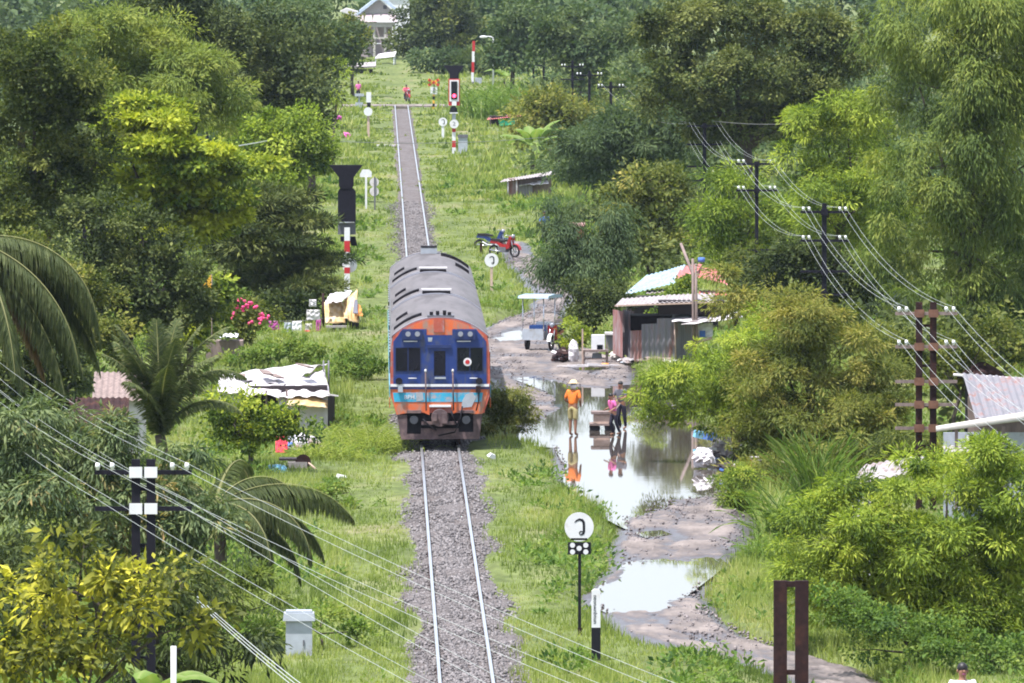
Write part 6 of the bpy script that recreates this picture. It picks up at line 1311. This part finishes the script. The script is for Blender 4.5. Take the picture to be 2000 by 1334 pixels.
# level crossing furniture
f = Face(847, 216); t = thing('crossing_sign', f.b, 'red and yellow crossed boards on a striped post at the level crossing', 'road sign')
for k in range(5): f.box(845, 216 - k * 7, 849, 216 - (k + 1) * 7, 0, .16).build('post_band', M['yellow' if k % 2 == 0 else 'black'], t)
f.box(841, 170, 854, 184, -.1, .06).build('plate', M['white'], t); f.box(846, 171, 849, 182, -.14, .04).build('plate_mark', M['grey_dark'], t)
for sg in (-1, 1):
    c = f(847, 161); q = MB(); q.box((c[0], -.12 - .03 * sg, c[1]), (1.05, .05, .2), rot=(0, sg * .5, 0)); bo = q.build('board', M['yellow'], t)
    for e in (-.38, 0, .38): MB().box((c[0] + e * math.cos(.5), -.16 - .03 * sg, c[1] - e * math.sin(sg * .5)), (.2, .03, .21), rot=(0, sg * .5, 0)).build('red_band', M['red'], bo)
def barrier(label, px, base, top, bw, cab):
    f = Face(px, base); t = thing('crossing_barrier', f.b, label, 'barrier', 'raised barriers of the level crossing'); n = 4
    for k in range(n): f.box(px - bw - (n - k) * .8 + 2, base - 16 - (base - 16 - top) * k / n, px + bw - (n - k) * .8 + 2, base - 16 - (base - 16 - top) * (k + 1) / n, 0, .12).build('arm_band', M['white' if k % 2 == 0 else 'red'], t)
    f.box(px - 4, base, px + 6, base - 18, 0, .5).build('drive', M['grey_dark'], t)
    if cab: f.box(px + 4, base + 4, px + 17, base - 26, .3, .6).build('cabinet', M['grey'], t)
barrier('raised red and white barrier arm right of the far signal', 924, 178, 80, 2.6, True); barrier('raised red and white barrier arm among the dark trees at the left', 628, 200, 84, 2.2, False)
def lamp(label, px, base, top, sd):
    f = Face(px, base); t = thing('street_lamp', f.b, label, 'street lamp', 'street lamps at the level crossing'); a = f(px, top); MB().tube([(0, 0, 0), (0, 0, a[1]), (sd * .2, 0, a[1] + .1), (sd * .7, 0, a[1] + .12)], [.09, .06, .05, .04], 8).build('pole', M['white'], t); MB().sphere((sd * .85, 0, a[1] + .08), (.34, .16, .12), 12, 8).build('lamp_head', M['white'], t)
    return t
lamp('white street lamp right of the raised barrier', 963, 190, 74, -1); lamp('white street lamp in front of the dark trees at the left', 592, 196, 86, 1)
f = Face(700, 214); t = thing('relay_cabinet', f.b, 'small grey cabinet left of the level crossing', 'cabinet'); f.box(694, 200, 709, 215, 0, .5).build('case', M['grey'], t); f.box(693, 183, 711, 188, 0, .6).build('lid', M['grey'], t); f.box(700, 186, 703, 202, 0, .2).build('stem', M['grey'], t)
lumpy('pink_bundle', 'pale pink bundle in the grass left of the far track', 'bundle', 676, 272, 18, 15, .3, 'cloth_pink', 55); lumpy('pink_bundle', 'smaller pink bundle beside the dark tree left of the far track', 'bundle', 660, 240, 16, 16, .3, 'cloth_magenta', 56)
for px, py, lab in ((700, 195, 'pedestrian in pink standing left of the level crossing'),): person(lab, G(px, py), .3, 1.6, [((-.27, .02, 1.12), (-.20, -.14, .98)), ((.27, .02, 1.12), (.16, -.16, 1.00))], [((-.095, 0, .48), (-.10, .02, .07)), ((.095, -.02, .48), (.10, .0, .07))], 'cloth_pink', 'cloth_dark')
tag(MB().box((0, 0, .07), (1.6, .3, .12)).build('old_beam', M['white_dirty']), 'white beam lying beside the far track', 'beam').location = G(758, 286)
# --- far white house with a gable
d0 = 1010; s_ = S(d0); org = np.array([W(725, 110, d0)[0], d0, 0]); t = thing('gabled_house', org, 'white gabled house on posts at the far end of the line', 'house')
def H(px, py): p = W(px, py, d0); return (p[0] - org[0], p[2])
MB().prism([H(700, 30), H(768, 30), H(768, 22), H(742, 0), H(738, 0)], .0, .3).build('gable_wall', M['cream'], t); MB().box((H(752, 14)[0], -.05, H(752, 14)[1]), (.35, .1, .35)).build('gable_vent', M['grey_dark'], t)
for a, c in (((697, 31), (742, -4)), ((742, -4), (778, 26))):
    p, q = H(*a), H(*c); MB().prism([(p[0], p[1]), (q[0], q[1]), (q[0], q[1] + .35), (p[0], p[1] + .35)], -.8, 7).build('gable_roof', M['roof_blue'], t)
for k in range(5):
    a = 698 + k * 16; p, q, r2, u2 = H(a - 2, 42), H(a + 14, 42), H(a + 12, 26), H(a, 26)
    MB().add([(p[0], -2.6, p[1]), (q[0], -2.6, q[1]), (r2[0], -.1, r2[1]), (u2[0], -.1, u2[1])], [(0, 1, 2, 3)]).build('skirt_roof', M['roof_tile'], t)
p, q = H(664, 22), H(706, 30); MB().prism([(p[0], p[1]), (q[0], q[1] - .3), (q[0], q[1] + .3), (p[0] + .6, p[1] + .3)], -.5, 5).build('side_roof', M['white_dirty'], t)
a, c = H(705, 48), H(772, 48); MB().box(((a[0] + c[0]) / 2, -2.2, a[1]), (c[0] - a[0], .3, .45)).build('beam', M['cream'], t)
for px in (731, 752, 770): a = H(px, 50); MB().box((a[0], -2.2, a[1] / 2), (.22, .22, a[1])).build('post', M['cream'], t)
a = H(740, 72); MB().box((a[0], -.3, a[1] + .2), (2.6, .3, 1.6)).build('upper_wall', M['roof_tile'], t); MB().box((a[0], -2.3, a[1] - .1), (2.9, .15, .2)).build('balcony_rail', M['cream'], t); a = H(735, 100); MB().box((a[0], .5, a[1] * .5), (3.0, 3, a[1] + 1.4)).build('lower_wall', M['roof_tile'], t)
d1 = 985; p = W(752, 108, d1); t = thing('white_awning', (p[0], d1, 0), 'bright white awning below the gabled house', 'awning'); z = p[2]; MB().add([(-1.0, -.4, z - .3), (.9, -.4, z - .1), (1.1, 1.6, z + .35), (-.6, 1.6, z + .12)], [(0, 1, 2, 3)]).build('cover', M['tarp_w'], t)
t.children[0].modifiers.new('thick', 'SOLIDIFY').thickness = .06
for x, y_ in ((-.9, -.3), (.85, -.3), (1.0, 1.5)): MB().tube([(x, y_, 0), (x, y_, z - .1)], .05, 6).build('post', M['grey'], t)
p = W(703, 128, 960); t = thing('far_shed', (p[0], 960, 0), 'low dark shed with a pale roof left of the far track end', 'shed'); MB().box((0, 1, p[2] / 2 - .2), (2.4, 2, p[2] - .3)).build('wall', M['dark_in'], t); MB().box((0, .8, p[2]), (3.0, 3.0, .12), rot=(.12, -.06, 0)).build('roof', M['cor_pale'], t)
p = W(768, 8, 1060); t = thing('far_white_building', (p[0], 1060, 0), 'glaring white building behind the gabled house', 'building'); MB().box((0, 2, p[2] / 2 + .6), (3.4, 4, p[2] + 1.2)).build('wall', M['white'], t); MB().box((0, 2, p[2] + 1.35), (3.8, 4.6, .25)).build('roof', M['white'], t)

# ------------------------------------------------------------------ haze
hb = MB().box((0, 1060, 17.2), (1640, 2300, 38)); m = bpy.data.materials.new('haze_air'); m.use_nodes = True; n = m.node_tree.nodes; n.remove(n['Principled BSDF'])
pv = n.new('ShaderNodeVolumePrincipled'); pv.inputs['Color'].default_value = (.66, .80, 1.0, 1); pv.inputs['Density'].default_value = .000032; pv.inputs['Anisotropy'].default_value = .0
m.node_tree.links.new(pv.outputs[0], n['Material Output'].inputs['Volume'])
tag(hb.build('haze', m), kind='stuff')
